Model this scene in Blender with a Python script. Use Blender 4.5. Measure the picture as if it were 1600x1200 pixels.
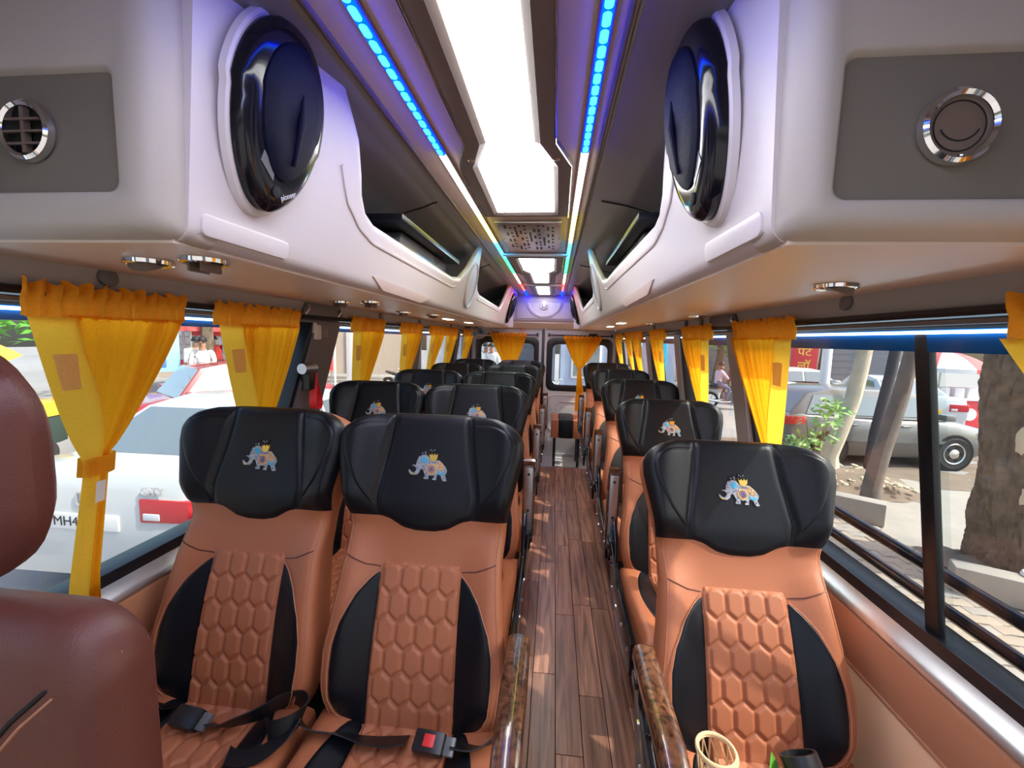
import bpy, bmesh, math, random
from math import sin, cos, pi, radians as RAD, sqrt
from mathutils import Vector, Matrix, noise
random.seed(7)
for o in list(bpy.data.objects): bpy.data.objects.remove(o)
SC = bpy.context.scene
C = SC.collection

# ------------------------------------------------------------------ camera
def make_camera():
    cam = bpy.data.cameras.new('camera'); ob = bpy.data.objects.new('camera', cam); C.objects.link(ob)
    yaw, pit, rol = .0987, .1078, .0255
    f = Vector((-sin(yaw), cos(yaw), 0)); r = Vector((cos(yaw), sin(yaw), 0)); u = Vector((0, 0, 1))
    f2 = f*cos(pit) - u*sin(pit); u2 = u*cos(pit) + f*sin(pit)
    r2 = r*cos(rol) + u2*sin(rol); u3 = u2*cos(rol) - r*sin(rol)
    m = Matrix((r2, u3, -f2)).transposed().to_4x4(); m.translation = Vector((.137, 0, 1.34))
    ob.matrix_world = m
    cam.sensor_width = 36; cam.lens = 36*650/1600; cam.clip_start = .02; cam.clip_end = 400
    SC.camera = ob
make_camera()

# ------------------------------------------------------------------ light and exposure
SC.view_settings.view_transform = 'Standard'; SC.view_settings.look = 'None'
SC.view_settings.gamma = 1; SC.view_settings.use_curve_mapping = False
SC.view_settings.exposure = 1.15
W = bpy.data.worlds.new('world'); SC.world = W; W.use_nodes = True
nt = W.node_tree; nt.nodes.clear()
wo = nt.nodes.new('ShaderNodeOutputWorld'); bg = nt.nodes.new('ShaderNodeBackground'); sky = nt.nodes.new('ShaderNodeTexSky')
sky.sky_type = 'NISHITA'; sky.sun_disc = False; sky.sun_elevation = RAD(46); sky.sun_rotation = RAD(100); sky.dust_density = 4.0; sky.air_density = 1.0
bg.inputs[1].default_value = .18
nt.links.new(sky.outputs[0], bg.inputs[0]); nt.links.new(bg.outputs[0], wo.inputs[0])
sun = bpy.data.lights.new('sun', 'SUN'); sun.energy = 2.3; sun.angle = RAD(1.0); sun.color = (1, .93, .82)
so = bpy.data.objects.new('sun', sun); C.objects.link(so)
so.rotation_euler = Vector((-.62, .14, -.74)).to_track_quat('-Z', 'Y').to_euler()

# ------------------------------------------------------------------ materials
M = {}
def mat(name, col, rough=.5, metal=0, bump=None, emit=None, estr=0, coat=0, var=None, spec=None, trans=0, alpha=1):
    """procedural material: col linear rgb; bump=(scale,strength,kind); var=(scale,amount) colour variation"""
    m = bpy.data.materials.new(name); m.use_nodes = True
    t = m.node_tree; b = t.nodes['Principled BSDF']; L = t.links
    b.inputs['Base Color'].default_value = (*col, 1); b.inputs['Roughness'].default_value = rough; b.inputs['Metallic'].default_value = metal
    if coat: b.inputs['Coat Weight'].default_value = coat; b.inputs['Coat Roughness'].default_value = .05
    if spec is not None: b.inputs['Specular IOR Level'].default_value = spec
    if emit: b.inputs['Emission Color'].default_value = (*emit, 1); b.inputs['Emission Strength'].default_value = estr
    if bump or var: tc = t.nodes.new('ShaderNodeTexCoord')
    if var:
        n = t.nodes.new('ShaderNodeTexNoise'); n.inputs['Scale'].default_value = var[0]; n.inputs['Detail'].default_value = 5
        L.new(tc.outputs['Object'], n.inputs['Vector'])
        mx = t.nodes.new('ShaderNodeMix'); mx.data_type = 'RGBA'
        mx.inputs['A'].default_value = (*[c*(1-var[1]) for c in col], 1); mx.inputs['B'].default_value = (*[min(1, c*(1+var[1])) for c in col], 1)
        L.new(n.outputs['Fac'], mx.inputs['Factor']); L.new(mx.outputs['Result'], b.inputs['Base Color'])
    if bump:
        if bump[2] == 'v':
            n = t.nodes.new('ShaderNodeTexVoronoi'); out = n.outputs['Distance']
        else:
            n = t.nodes.new('ShaderNodeTexNoise'); n.inputs['Detail'].default_value = 6; out = n.outputs['Fac']
        n.inputs['Scale'].default_value = bump[0]
        L.new(tc.outputs['Object'], n.inputs['Vector'])
        bp = t.nodes.new('ShaderNodeBump'); bp.inputs['Strength'].default_value = bump[1]; bp.inputs['Distance'].default_value = .004
        L.new(out, bp.inputs['Height']); L.new(bp.outputs['Normal'], b.inputs['Normal'])
    M[name] = m; return m
def emis(name, col, s):
    m = bpy.data.materials.new(name); m.use_nodes = True; t = m.node_tree; t.nodes.clear()
    o = t.nodes.new('ShaderNodeOutputMaterial'); e = t.nodes.new('ShaderNodeEmission')
    e.inputs[0].default_value = (*col, 1); e.inputs[1].default_value = s; t.links.new(e.outputs[0], o.inputs[0]); M[name] = m
def glass(name, tint, refl=.06, rough=0):
    m = bpy.data.materials.new(name); m.use_nodes = True; t = m.node_tree; t.nodes.clear()
    o = t.nodes.new('ShaderNodeOutputMaterial'); a = t.nodes.new('ShaderNodeBsdfTransparent'); g = t.nodes.new('ShaderNodeBsdfGlossy')
    f = t.nodes.new('ShaderNodeLayerWeight'); f.inputs[0].default_value = .5; pw = t.nodes.new('ShaderNodeMath'); pw.operation = 'POWER'; pw.inputs[1].default_value = 5; x = t.nodes.new('ShaderNodeMixShader')
    a.inputs[0].default_value = (*tint, 1); g.inputs['Roughness'].default_value = rough
    mul = t.nodes.new('ShaderNodeMath'); mul.operation = 'MULTIPLY_ADD'; mul.inputs[1].default_value = .5; mul.inputs[2].default_value = refl/2
    t.links.new(f.outputs['Facing'], pw.inputs[0]); t.links.new(pw.outputs[0], mul.inputs[0]); t.links.new(mul.outputs[0], x.inputs[0])
    t.links.new(a.outputs[0], x.inputs[1]); t.links.new(g.outputs[0], x.inputs[2]); t.links.new(x.outputs[0], o.inputs[0]); M[name] = m
def cloth(name, col, tr, scale=220):
    """woven fabric that lets part of the light through"""
    m = bpy.data.materials.new(name); m.use_nodes = True; t = m.node_tree; t.nodes.clear(); L = t.links
    o = t.nodes.new('ShaderNodeOutputMaterial'); d = t.nodes.new('ShaderNodeBsdfDiffuse'); r = t.nodes.new('ShaderNodeBsdfTranslucent'); x = t.nodes.new('ShaderNodeMixShader')
    tc = t.nodes.new('ShaderNodeTexCoord'); n = t.nodes.new('ShaderNodeTexNoise'); n.inputs['Scale'].default_value = scale
    mx = t.nodes.new('ShaderNodeMix'); mx.data_type = 'RGBA'; mx.inputs['A'].default_value = (*[c*.85 for c in col], 1); mx.inputs['B'].default_value = (*[min(1, c*1.12) for c in col], 1)
    L.new(tc.outputs['Object'], n.inputs['Vector']); L.new(n.outputs['Fac'], mx.inputs['Factor'])
    L.new(mx.outputs['Result'], d.inputs[0]); L.new(mx.outputs['Result'], r.inputs[0]); x.inputs[0].default_value = tr
    L.new(d.outputs[0], x.inputs[1]); L.new(r.outputs[0], x.inputs[2]); L.new(x.outputs[0], o.inputs[0]); M[name] = m
def wood(name, c1, c2, scale=(60, 3, 60), rough=.35, coat=0, burl=False):
    m = bpy.data.materials.new(name); m.use_nodes = True; t = m.node_tree; b = t.nodes['Principled BSDF']; L = t.links
    tc = t.nodes.new('ShaderNodeTexCoord'); mp = t.nodes.new('ShaderNodeMapping'); mp.inputs['Scale'].default_value = scale
    oi = t.nodes.new('ShaderNodeObjectInfo'); ad = t.nodes.new('ShaderNodeVectorMath'); ad.operation = 'ADD'
    sc = t.nodes.new('ShaderNodeVectorMath'); sc.operation = 'SCALE'; sc.inputs['Scale'].default_value = 40
    n = t.nodes.new('ShaderNodeTexNoise'); n.inputs['Scale'].default_value = 1; n.inputs['Detail'].default_value = 8; n.inputs['Distortion'].default_value = 2.5 if burl else .6
    cr = t.nodes.new('ShaderNodeValToRGB'); cr.color_ramp.elements[0].position = .32; cr.color_ramp.elements[1].position = .7
    cr.color_ramp.elements[0].color = (*c1, 1); cr.color_ramp.elements[1].color = (*c2, 1)
    L.new(tc.outputs['Object'], mp.inputs['Vector']); L.new(mp.outputs['Vector'], ad.inputs[0])
    cb = t.nodes.new('ShaderNodeCombineXYZ'); L.new(oi.outputs['Random'], cb.inputs[0]); L.new(oi.outputs['Random'], cb.inputs[1])
    L.new(cb.outputs[0], sc.inputs[0]); L.new(sc.outputs[0], ad.inputs[1]); L.new(ad.outputs[0], n.inputs['Vector']); L.new(n.outputs['Fac'], cr.inputs[0])
    hsv = t.nodes.new('ShaderNodeHueSaturation'); mr = t.nodes.new('ShaderNodeMapRange'); mr.inputs['To Min'].default_value = .75; mr.inputs['To Max'].default_value = 1.25
    L.new(oi.outputs['Random'], mr.inputs[0]); L.new(mr.outputs[0], hsv.inputs['Value']); L.new(cr.outputs[0], hsv.inputs['Color']); L.new(hsv.outputs[0], b.inputs['Base Color'])
    b.inputs['Roughness'].default_value = rough
    if coat: b.inputs['Coat Weight'].default_value = coat; b.inputs['Coat Roughness'].default_value = .03
    bp = t.nodes.new('ShaderNodeBump'); bp.inputs['Strength'].default_value = .25; bp.inputs['Distance'].default_value = .002; L.new(n.outputs['Fac'], bp.inputs['Height']); L.new(bp.outputs[0], b.inputs['Normal'])
    M[name] = m

mat('tan', (.42, .142, .064), .42, bump=(420, .10, 'v'), var=(3, .08))
mat('tan_quilt', (.42, .142, .064), .5, bump=(700, .25, 'v'))
mat('tan_dark', (.115, .034, .024), .45, bump=(380, .12, 'v'))
mat('thread', (.46, .20, .11), .6)
mat('black_leather', (.005, .006, .009), .38, bump=(420, .08, 'v'), spec=.32)
mat('black_seam', (.003, .003, .003), .7)
mat('black_plastic', (.012, .012, .014), .3)
mat('gloss_black', (.006, .006, .010), .16, coat=.12, spec=.35)
mat('speaker_cone', (.003, .004, .018), .5, spec=.10, bump=(900,.3,'v'))
mat('webbing', (.008, .008, .010), .32, bump=(900, .3, 'n'))
mat('red_plastic', (.75, .03, .03), .35)
mat('white_shell', (.66, .61, .60), .38)
mat('rack_face', (.47, .43, .37), .5, bump=(600, .06, 'n'))
mat('recess_panel', (.17, .15, .115), .6, bump=(900, .15, 'n'))
mat('underside', (.78, .66, .55), .42)
mat('taupe', (.62, .50, .455), .55, bump=(900, .08, 'n'))
mat('frame_taupe', (.17, .135, .125), .4)
mat('cove', (.21, .20, .205), .27, bump=(900, .05, 'n'))
mat('chrome', (.80, .79, .77), .08, 1)
mat('steel', (.72, .72, .72), .28, 1)
mat('alu', (.62, .64, .68), .34, 1)
mat('vent_brown', (.16, .115, .085), .5)
mat('dark', (.006, .006, .006), .8)
mat('grey_box', (.13, .135, .14), .22)
mat('wall_grey', (.36, .345, .335), .6, bump=(700, .1, 'n'))
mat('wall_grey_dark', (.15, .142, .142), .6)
mat('peach', (.92, .60, .36), .45, bump=(420, .06, 'v'))
mat('wall_tan', (.50, .23, .13), .45, bump=(420, .06, 'v'))
mat('rubber', (.008, .009, .012), .35)
mat('blue_film', (.01, .10, .32), .15, coat=.4)
mat('door_white', (.52, .52, .53), .4)
mat('rear_panel', (.50, .46, .50), .45)
mat('velcro_white', (.75, .72, .68), .9)
mat('rattan', (.72, .50, .27), .5)
mat('leaf', (.12, .38, .05), .45, var=(6, .4))
mat('leaf_light', (.30, .52, .16), .5, var=(1.2, .35))
mat('gold', (.85, .55, .12), .25, .8)
mat('silver_thread', (.36, .38, .42), .4, .3, var=(160, .8))
mat('blue_thread', (.05, .38, .60), .4)
mat('orange_thread', (.75, .42, .12), .4)
mat('violet_thread', (.10, .09, .28), .5)
mat('pale_text', (.55, .55, .58), .4)
cloth('curtain', (1.0, .375, .012), .78)
cloth('curtain_head', (.90, .34, .025), .30)
cloth('curtain_hem', (1.0, .52, .045), .68)
cloth('velcro', (.95, .62, .30), .45)
wood('plank', (.13, .050, .030), (.42, .20, .125), (55, 3.0, 55), .33)
wood('burl', (.022, .009, .005), (.20, .082, .038), (22, 22, 22), .2, coat=1, burl=True)
glass('pane', (.93, .96, .96), .05)
emis('panel_light', (.97, .97, 1.0), 5.2)
emis('panel_edge', (1, .98, .97), 11.0)
emis('led_blue', (.0, .008, 1.0), 13.0)
emis('led_dot', (.05, .50, 1.0), 1.6)
emis('led_white', (1, .97, .93), 5.0)
emis('led_yellow', (.9, .85, .10), 7)
emis('led_cyan', (.02, .50, 1.0), 8.0)
emis('led_green', (.02, .75, .12), 6)
emis('led_pink', (1, .75, .85), 4.0)
emis('led_red', (1, .03, .03), 7.0)
emis('tube_light', (.55, .80, 1.0), 4.0)

# ------------------------------------------------------------------ mesh helpers
class MB:
    """collects vertices and faces for ONE mesh object"""
    def __init__(s): s.v = []; s.f = []; s.mi = []; s.cur = 0
    def add(s, vs, fs):
        b = len(s.v); s.v += [tuple(x) for x in vs]; s.f += [tuple(i+b for i in f) for f in fs]; s.mi += [s.cur]*len(fs); return s
    def box(s, x0, x1, y0, y1, z0, z1):
        return s.add([(x0,y0,z0),(x1,y0,z0),(x1,y1,z0),(x0,y1,z0),(x0,y0,z1),(x1,y0,z1),(x1,y1,z1),(x0,y1,z1)],
                     [(0,3,2,1),(4,5,6,7),(0,1,5,4),(1,2,6,5),(2,3,7,6),(3,0,4,7)])
    def grid(s, fn, nu, nv, cu=False, cv=False):
        vs = [fn(i/(nu if cu else nu), j/nv) for j in range(nv+(0 if cv else 1)) for i in range(nu+(0 if cu else 1))]
        w = nu+(0 if cu else 1); h = nv+(0 if cv else 1); fs = []
        for j in range(nv):
            for i in range(nu):
                i2 = (i+1) % w; j2 = (j+1) % h
                fs.append((j*w+i, j*w+i2, j2*w+i2, j2*w+i))
        return s.add(vs, fs)
    def loft(s, rings, closed=True, caps=True):
        n = len(rings[0]); vs = [p for r in rings for p in r]; fs = []
        for j in range(len(rings)-1):
            for i in range(n if closed else n-1):
                k = (i+1) % n; fs.append((j*n+i, j*n+k, (j+1)*n+k, (j+1)*n+i))
        if caps: fs.append(tuple(range(n-1, -1, -1))); fs.append(tuple((len(rings)-1)*n+i for i in range(n)))
        return s.add(vs, fs)
    def tube(s, pts, r, n=8, caps=True, flat=1.0):
        pts = [Vector(p) for p in pts]; rings = []; ref = None
        for i, p in enumerate(pts):
            d = (pts[min(i+1, len(pts)-1)] - pts[max(i-1, 0)]).normalized()
            if ref is None: ref = Vector((0, 0, 1)) if abs(d.z) < .9 else Vector((1, 0, 0))
            a = d.cross(ref).normalized(); b = a.cross(d).normalized(); ref = b
            rr = r[i] if isinstance(r, (list, tuple)) else r
            rings.append([p + a*rr*cos(2*pi*k/n) + b*rr*flat*sin(2*pi*k/n) for k in range(n)])
        return s.loft(rings, True, caps)
    def ribbon(s, pts, wid, thick=.0015):
        """flat strap along pts: each (point, width direction)"""
        rings = []
        for i, (p, w) in enumerate(pts):
            p = Vector(p); w = Vector(w).normalized()*wid/2
            d = (Vector(pts[min(i+1, len(pts)-1)][0]) - Vector(pts[max(i-1, 0)][0])).normalized()
            nrm = d.cross(w).normalized()*thick
            rings.append([p-w-nrm, p+w-nrm, p+w+nrm, p-w+nrm])
        return s.loft(rings)
    def lathe(s, prof, n=24, org=(0,0,0), ax=(0,0,1), sx=1, sy=1):
        ax = Vector(ax).normalized(); a = ax.orthogonal().normalized(); b = ax.cross(a); o = Vector(org)
        rings = [[o + a*r*sx*cos(2*pi*k/n) + b*r*sy*sin(2*pi*k/n) + ax*h for k in range(n)] for r, h in prof]
        return s.loft(rings, True, True)
    def prism(s, poly, d, fn=None):
        """polygon (2d list) extruded 0..d along third axis, mapped with fn(a,b,c)->xyz"""
        fn = fn or (lambda a, b, c: (a, b, c)); n = len(poly)
        vs = [fn(a, b, 0) for a, b in poly] + [fn(a, b, d) for a, b in poly]
        return s.add(vs, [tuple(range(n-1, -1, -1)), tuple(range(n, 2*n))] + [(i, (i+1) % n, (i+1) % n+n, i+n) for i in range(n)])
    def mesh(s, name, mats, smooth=True, bevel=0, ang=35):
        me = bpy.data.meshes.new(name); me.from_pydata(s.v, [], s.f)
        for m in (mats if isinstance(mats, (list, tuple)) else [mats]): me.materials.append(M[m])
        if len(set(s.mi)) > 1: me.polygons.foreach_set('material_index', s.mi)
        bm = bmesh.new(); bm.from_mesh(me); bmesh.ops.recalc_face_normals(bm, faces=bm.faces)
        if bevel:
            es = [e for e in bm.edges if len(e.link_faces) == 2 and e.calc_face_angle() > RAD(40)]
            bmesh.ops.bevel(bm, geom=es, offset=bevel, segments=2, affect='EDGES', profile=.6, clamp_overlap=True)
        bm.to_mesh(me); bm.free()
        if smooth: me.shade_smooth(); me.set_sharp_from_angle(angle=RAD(ang))
        return me
    def build(s, name, mats, parent=None, smooth=True, bevel=0, ang=35, **kw):
        return link(name, s.mesh(name, mats, smooth, bevel, ang), parent, **kw)
def link(name, me, parent=None, loc=None, rot=None, **kw):
    o = bpy.data.objects.new(name, me); C.objects.link(o)
    if parent is not None: o.parent = parent
    if loc is not None: o.location = loc
    if rot is not None: o.rotation_euler = rot
    for k, v in kw.items(): o[k] = v
    return o
def thing(name, label, cat, loc=(0,0,0), rz=0, group=None):
    o = bpy.data.objects.new(name, None); C.objects.link(o); o.location = loc; o.rotation_euler = (0, 0, rz); o.empty_display_size = .05
    o['label'] = label; o['category'] = cat
    if group: o['group'] = group
    return o
def tag(o, label, cat, group=None):
    o['label'] = label; o['category'] = cat
    if group: o['group'] = group
    return o
def struct(name, mb, m, parent=None, **kw):
    o = mb.build(name, m, parent, **kw)
    if parent is None: o['kind'] = 'structure'
    return o
def copy_tree(o, parent=None):
    c = o.copy(); C.objects.link(c)
    if parent is not None: c.parent = parent
    for ch in list(o.children): copy_tree(ch, c)
    return c
def lerp(a, b, t): return a+(b-a)*t
def sst(a, b, x):
    t = max(0, min(1, (x-a)/(b-a))) if a != b else float(x > a)
    return t*t*(3-2*t)
def interp(tab, x):
    if x <= tab[0][0]: return tab[0][1]
    for (a, p), (b, q) in zip(tab, tab[1:]):
        if x <= b: return lerp(p, q, (x-a)/(b-a)) if b > a else q
    return tab[-1][1]
def text(s, name, size, m, parent, loc, rot, ext=.0006, align='CENTER', **kw):
    cu = bpy.data.curves.new(name, 'FONT'); cu.body = s; cu.size = size; cu.extrude = ext; cu.align_x = align; cu.align_y = 'CENTER'; cu.resolution_u = 3
    o = bpy.data.objects.new(name, cu); C.objects.link(o); bpy.context.view_layer.update()
    me = bpy.data.meshes.new_from_object(o.evaluated_get(bpy.context.evaluated_depsgraph_get())); bpy.data.objects.remove(o)
    me.materials.clear(); me.materials.append(M[m]); return link(name, me, parent, loc, rot, **kw)
def rr(x0, x1, z0, z1, r, k=6):
    o = []
    for cx, cz, a0 in ((x1-r,z1-r,0),(x0+r,z1-r,90),(x0+r,z0+r,180),(x1-r,z0+r,270)):
        for i in range(k+1): a = RAD(a0+90*i/k); o.append((cx+r*cos(a), cz+r*sin(a)))
    return o
# ------------------------------------------------------------------ coach seats
HW = [(-.05,.190),(-.03,.210),(0,.228),(.07,.240),(.14,.241),(.22,.230),(.37,.216),(.47,.222),(.55,.240),(.645,.261),(.685,.262),(.71,.248),(.732,.222),(.748,.180),(.757,.125)]
def hw(v): return interp(HW, v)
def depth(u, v):
    a = abs(u)
    d = .030*sst(.10,.20,a)*sst(-.05,.06,v)*(1-sst(.34,.46,v)) + .034*sst(.11,.22,a)*sst(.45,.54,v)*(1-.4*sst(.70,.76,v))
    return d + .016*sst(.42,.52,v) + .010*sin(max(0, min(1, v/.36))*pi)
class Seat:
    def __init__(s, rec): s.r = RAD(rec); s.c = {}
    def P(s, u, v, off=0, rnd=True):
        d = depth(u, v)+off
        if rnd:
            e = (hw(v)-abs(u))/.030
            if e < 1: e = max(0, e); d -= .030*(1-sqrt(max(0, 1-(1-e)**2)))
            if v > .727: t = min(1, (v-.727)/.030); d -= .022*(1-sqrt(max(0, 1-t*t)))
        return (u, v*sin(s.r)-d*cos(s.r), .40+v*cos(s.r)+d*sin(s.r))
    def shell(s):
        b = MB(); rings = []
        vs = [-.05,-.035,-.015,.02]+[.02+.03*i for i in range(1,15)]+[.458,.474,.476]+[.50+.03*i for i in range(7)]+[.70,.715,.728,.738,.747,.753,.757]
        for v in vs:
            h = hw(v); r = []; n = 26
            for i in range(n+1):
                u = h*sin((i/n-.5)*pi); r.append(s.P(u, v))
            k = .10 if v < .70 else .10-.02*((v-.70)/.057)**2
            for i in range(9):
                a = (1-2*i/8); u = (h-.012)*a
                dd = -k + .02*abs(a)**4
                r.append((u, v*sin(s.r)-dd*cos(s.r), .40+v*cos(s.r)+dd*sin(s.r)))
            rings.append(r)
        b.loft(rings, True, False); n = len(rings[0])
        for j in range(len(rings)-1):
            for i in range(n):
                if vs[j] >= .475 and (i < 26): b.mi[j*n+i] = 1
        k0 = len(b.v)-n; b.add([], [tuple(range(n-1, -1, -1)), tuple(k0+i for i in range(n))]); b.f[-2] = tuple(range(n-1, -1, -1)); b.f[-1] = tuple(k0+i for i in range(n))
        return b
    def panel(s, uL, uR, vlo, vhi, nu, nv, off=.006, fall=.014, sink=.004, hfn=None, rnd=True):
        sink = min(sink, .0015)
        def fn(a, t):
            v = lerp(vlo(a), vhi(a), t); l, r = uL(v), uR(v); u = lerp(l, r, a)
            e = min(u-l, r-u, v-vlo(a), vhi(a)-v)
            h = -sink + (off+sink)*sst(0, fall, e)
            if hfn: h += hfn(u, v)*sst(0, .012, e)
            return s.P(u, v, h, rnd)
        return MB().grid(fn, nu, nv)
def hexpad(u, v, a=.0255, b=.043, c=.022):
    p = b+c; best = -1; j0 = math.floor(v/p)
    for j in (j0, j0+1):
        o = a if j % 2 else 0; i = round((u-o)/(2*a))
        for ii in (i-1, i, i+1):
            du = abs(u-o-ii*2*a); dv = abs(v-j*p)
            e = min(a-du, (b-(b-c)*du/a-dv)*.74)
            best = max(best, e)
    return .0065*sst(.0003, .0085, best)
CRES = [(-.035,.112),(-.03,.135),(-.015,.172),(0,.190),(.035,.204),(.10,.210),(.16,.208),(.215,.195),(.28,.165),(.315,.138),(.338,.112)]
QW = lambda v: lerp(.116, .112, sst(0, .34, v))
def qw(v): return QW(v) - (.016*(1-sqrt(max(0, 1-((v-.335)/.028)**2))) if v > .335 else 0)
CEN = [(.44,.128),(.53,.140),(.65,.121),(.757,.108)]
WING = [(.498,.140),(.52,.165),(.56,.196),(.60,.218),(.65,.240),(.68,.243),(.705,.228),(.72,.200),(.732,.150)]
def curve_tube(S, pts, r, off=.003, n=6, sub=4):
    P = []
    for (a, b), (c, d) in zip(pts, pts[1:]):
        for i in range(sub): P.append(S.P(lerp(a, c, i/sub), lerp(b, d, i/sub), off))
    P.append(S.P(*pts[-1], off)); return P
EMB = dict(
 body=[(432,452),(440,438),(470,468),(508,478),(532,455),(543,425),(512,392),(478,384),(480,376),(515,376),(530,372),(545,300),(565,258),(620,235),(680,240),(720,290),(800,300),(850,298),(900,338),(948,388),(970,430),(962,468),(945,490),(956,522),(972,566),(925,570),(905,540),(890,500),(840,482),(832,510),(826,560),(778,560),(774,546),(798,522),(790,500),(750,508),(715,500),(718,555),(655,552),(650,536),(672,508),(642,450),(622,418),(592,438),(580,478),(545,505),(490,506),(450,490)],
 crown=[(703,216),(728,238),(745,212),(765,240),(785,210),(802,236),(828,212),(826,270),(802,308),(762,316),(726,292)],
 cloth=[(596,284),(648,262),(694,312),(652,352),(610,322)],
 plume=[(575,205),(600,180),(628,196),(650,150),(672,186),(690,200),(716,150),(732,190),(770,145),(800,160),(796,205),(745,208),(720,222),(640,232),(590,240)],
 rump=[(822,318),(858,312),(900,350),(930,392),(926,424),(880,424),(846,400),(820,362)],
 band=[(836,440),(880,462),(940,462),(936,488),(890,494),(842,468)],
 tusk=[(450,482),(500,492),(520,500),(470,504)])
def e2uv(p, k=.108/540, cu=0, cv=.617): return (cu+(p[0]-702)*k, cv+(360-p[1])*k)
def emb_prism(S, poly, o0, o1):
    return MB().prism([e2uv(p) for p in poly], 1, lambda a, b, c: S.P(a, b, o0 if c == 0 else o1))
def build_seat_meshes(S):
    c = S.c; one = lambda x: (lambda _: x)
    c['backrest'] = S.shell().mesh('backrest', ['tan','black_leather'])
    low = [(0,.476),(.12,.468),(.26,.447),(.40,.440),(.60,.440),(.74,.447),(.88,.468),(1,.476)]
    c['headrest'] = S.panel(lambda v: -interp(CEN, v), lambda v: interp(CEN, v), lambda a: interp(low, a), one(.757), 28, 30, .007, .012).mesh('headrest', 'black_leather', ang=80)
    for sg in (-1, 1):
        f = (lambda v: interp(CEN, v), lambda v: hw(v)-.0005) if sg > 0 else (lambda v: -hw(v)+.0005, lambda v: -interp(CEN, v))
        c['wing%d' % sg] = S.panel(f[0], f[1], one(.476), one(.757), 18, 30, .005, .010, .002).mesh('headrest_wing', 'black_leather', ang=80)
        g = (lambda v: interp(CEN, v)+.004, lambda v: interp(WING, v)) if sg > 0 else (lambda v: -interp(WING, v), lambda v: -interp(CEN, v)-.004)
        c['pad%d' % sg] = S.panel(g[0], g[1], one(.498), one(.732), 14, 24, .009, .010, -.002).mesh('wing_pad', 'black_leather', ang=80)
        h = (lambda v: QW(v)-.006, lambda v: interp(CRES, v)) if sg > 0 else (lambda v: -interp(CRES, v), lambda v: -QW(v)+.006)
        c['insert%d' % sg] = S.panel(h[0], h[1], one(-.036), one(.338), 12, 28, .003, .008, .004).mesh('side_insert', 'black_leather', ang=80)
    c['quilt'] = S.panel(lambda v: -qw(v), lambda v: qw(v), one(-.045), one(.362), 76, 140, .006, .010, .004, hexpad).mesh('quilted_panel', 'tan_quilt', ang=80)
    for sg in (-1, 1):
        b = MB(); b.tube(curve_tube(S, [(sg*u, v) for v, u in CRES], .001, .0045), .0014, 5); c['pipe%d' % sg] = b.mesh('piping', 'thread')
        b = MB(); b.tube(curve_tube(S, [(sg*.112,.346),(sg*.15,.352),(sg*.203,.374)], .001, .001), .0016, 5); c['yoke%d' % sg] = b.mesh('yoke_seam', 'tan_dark')
        b = MB(); b.tube(curve_tube(S, [(sg*(hw(v)-.014), v) for v in (-.02,.03,.08,.14,.20,.26,.32,.38,.44,.47)], .001, .0008), .0010, 5); c['stitch%d' % sg] = b.mesh('edge_stitching', 'thread')
    # embroidered elephant
    c['emblem'] = emb_prism(S, EMB['body'], .006, .0105).mesh('emblem', 'silver_thread', bevel=0)
    subs = []
    for nm, key, m, h in (('crown','crown','gold',.0125),('head_cloth','cloth','blue_thread',.0120),('plume','plume','black_seam',.0100),('rump_cloth','rump','orange_thread',.0115),('hip_band','band','blue_thread',.0115),('tusk_tip','tusk','gold',.0115)):
        subs.append((nm, emb_prism(S, EMB[key], .006, h).mesh(nm, m)))
    circ = lambda x, y, r, n=14: [(x+r*cos(2*pi*i/n), y+r*sin(2*pi*i/n)) for i in range(n)]
    subs.append(('medallion', emb_prism(S, circ(755,420,72,20), .006, .0122).mesh('medallion', 'orange_thread')))
    b = MB()
    for i in range(12):
        a = 2*pi*i/12; q = [(755+r*cos(a+w), 420+r*sin(a+w)) for r, w in ((20,-.22),(56,-.10),(56,.10),(20,.22))]
        b.prism([e2uv(p) for p in q], 1, lambda x, y, z: S.P(x, y, .012 if z == 0 else .0132))
    b.prism([e2uv(p) for p in circ(755,420,16)], 1, lambda x, y, z: S.P(x, y, .012 if z == 0 else .0136))
    subs.append(('medallion_spokes', b.mesh('medallion_spokes', 'violet_thread')))
    b = MB(); rnd = random.Random(3)
    for x, y, r in [(620,300,0)]*0 + [(560,300,9),(560,340,8),(558,410,8),(590,255,8),(690,470,9),(685,520,9),(800,520,8),(930,530,9),(840,335,9),(870,350,9),(905,390,9),(865,390,8),(720,330,8),(760,330,8),(800,330,8),(700,380,8),(640,390,8),(670,370,8)]:
        b.prism([e2uv(p) for p in circ(x, y, r, 7)], 1, lambda x, y, z: S.P(x, y, .0100 if z == 0 else .0124))
    subs.append(('sequins', b.mesh('sequins', 'violet_thread')))
    b = MB()
    for x, y, r in [(855,325,6),(885,368,7),(915,410,7),(845,368,6),(720,165,7),(745,178,6),(650,200,10),(655,222,9),(610,215,7),(775,165,7)]:
        b.prism([e2uv(p) for p in circ(x, y, r, 7)], 1, lambda x, y, z: S.P(x, y, .0095 if z == 0 else .0128))
    subs.append(('beads', b.mesh('beads', 'silver_thread')))
    c['emblem_subs'] = subs
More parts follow.
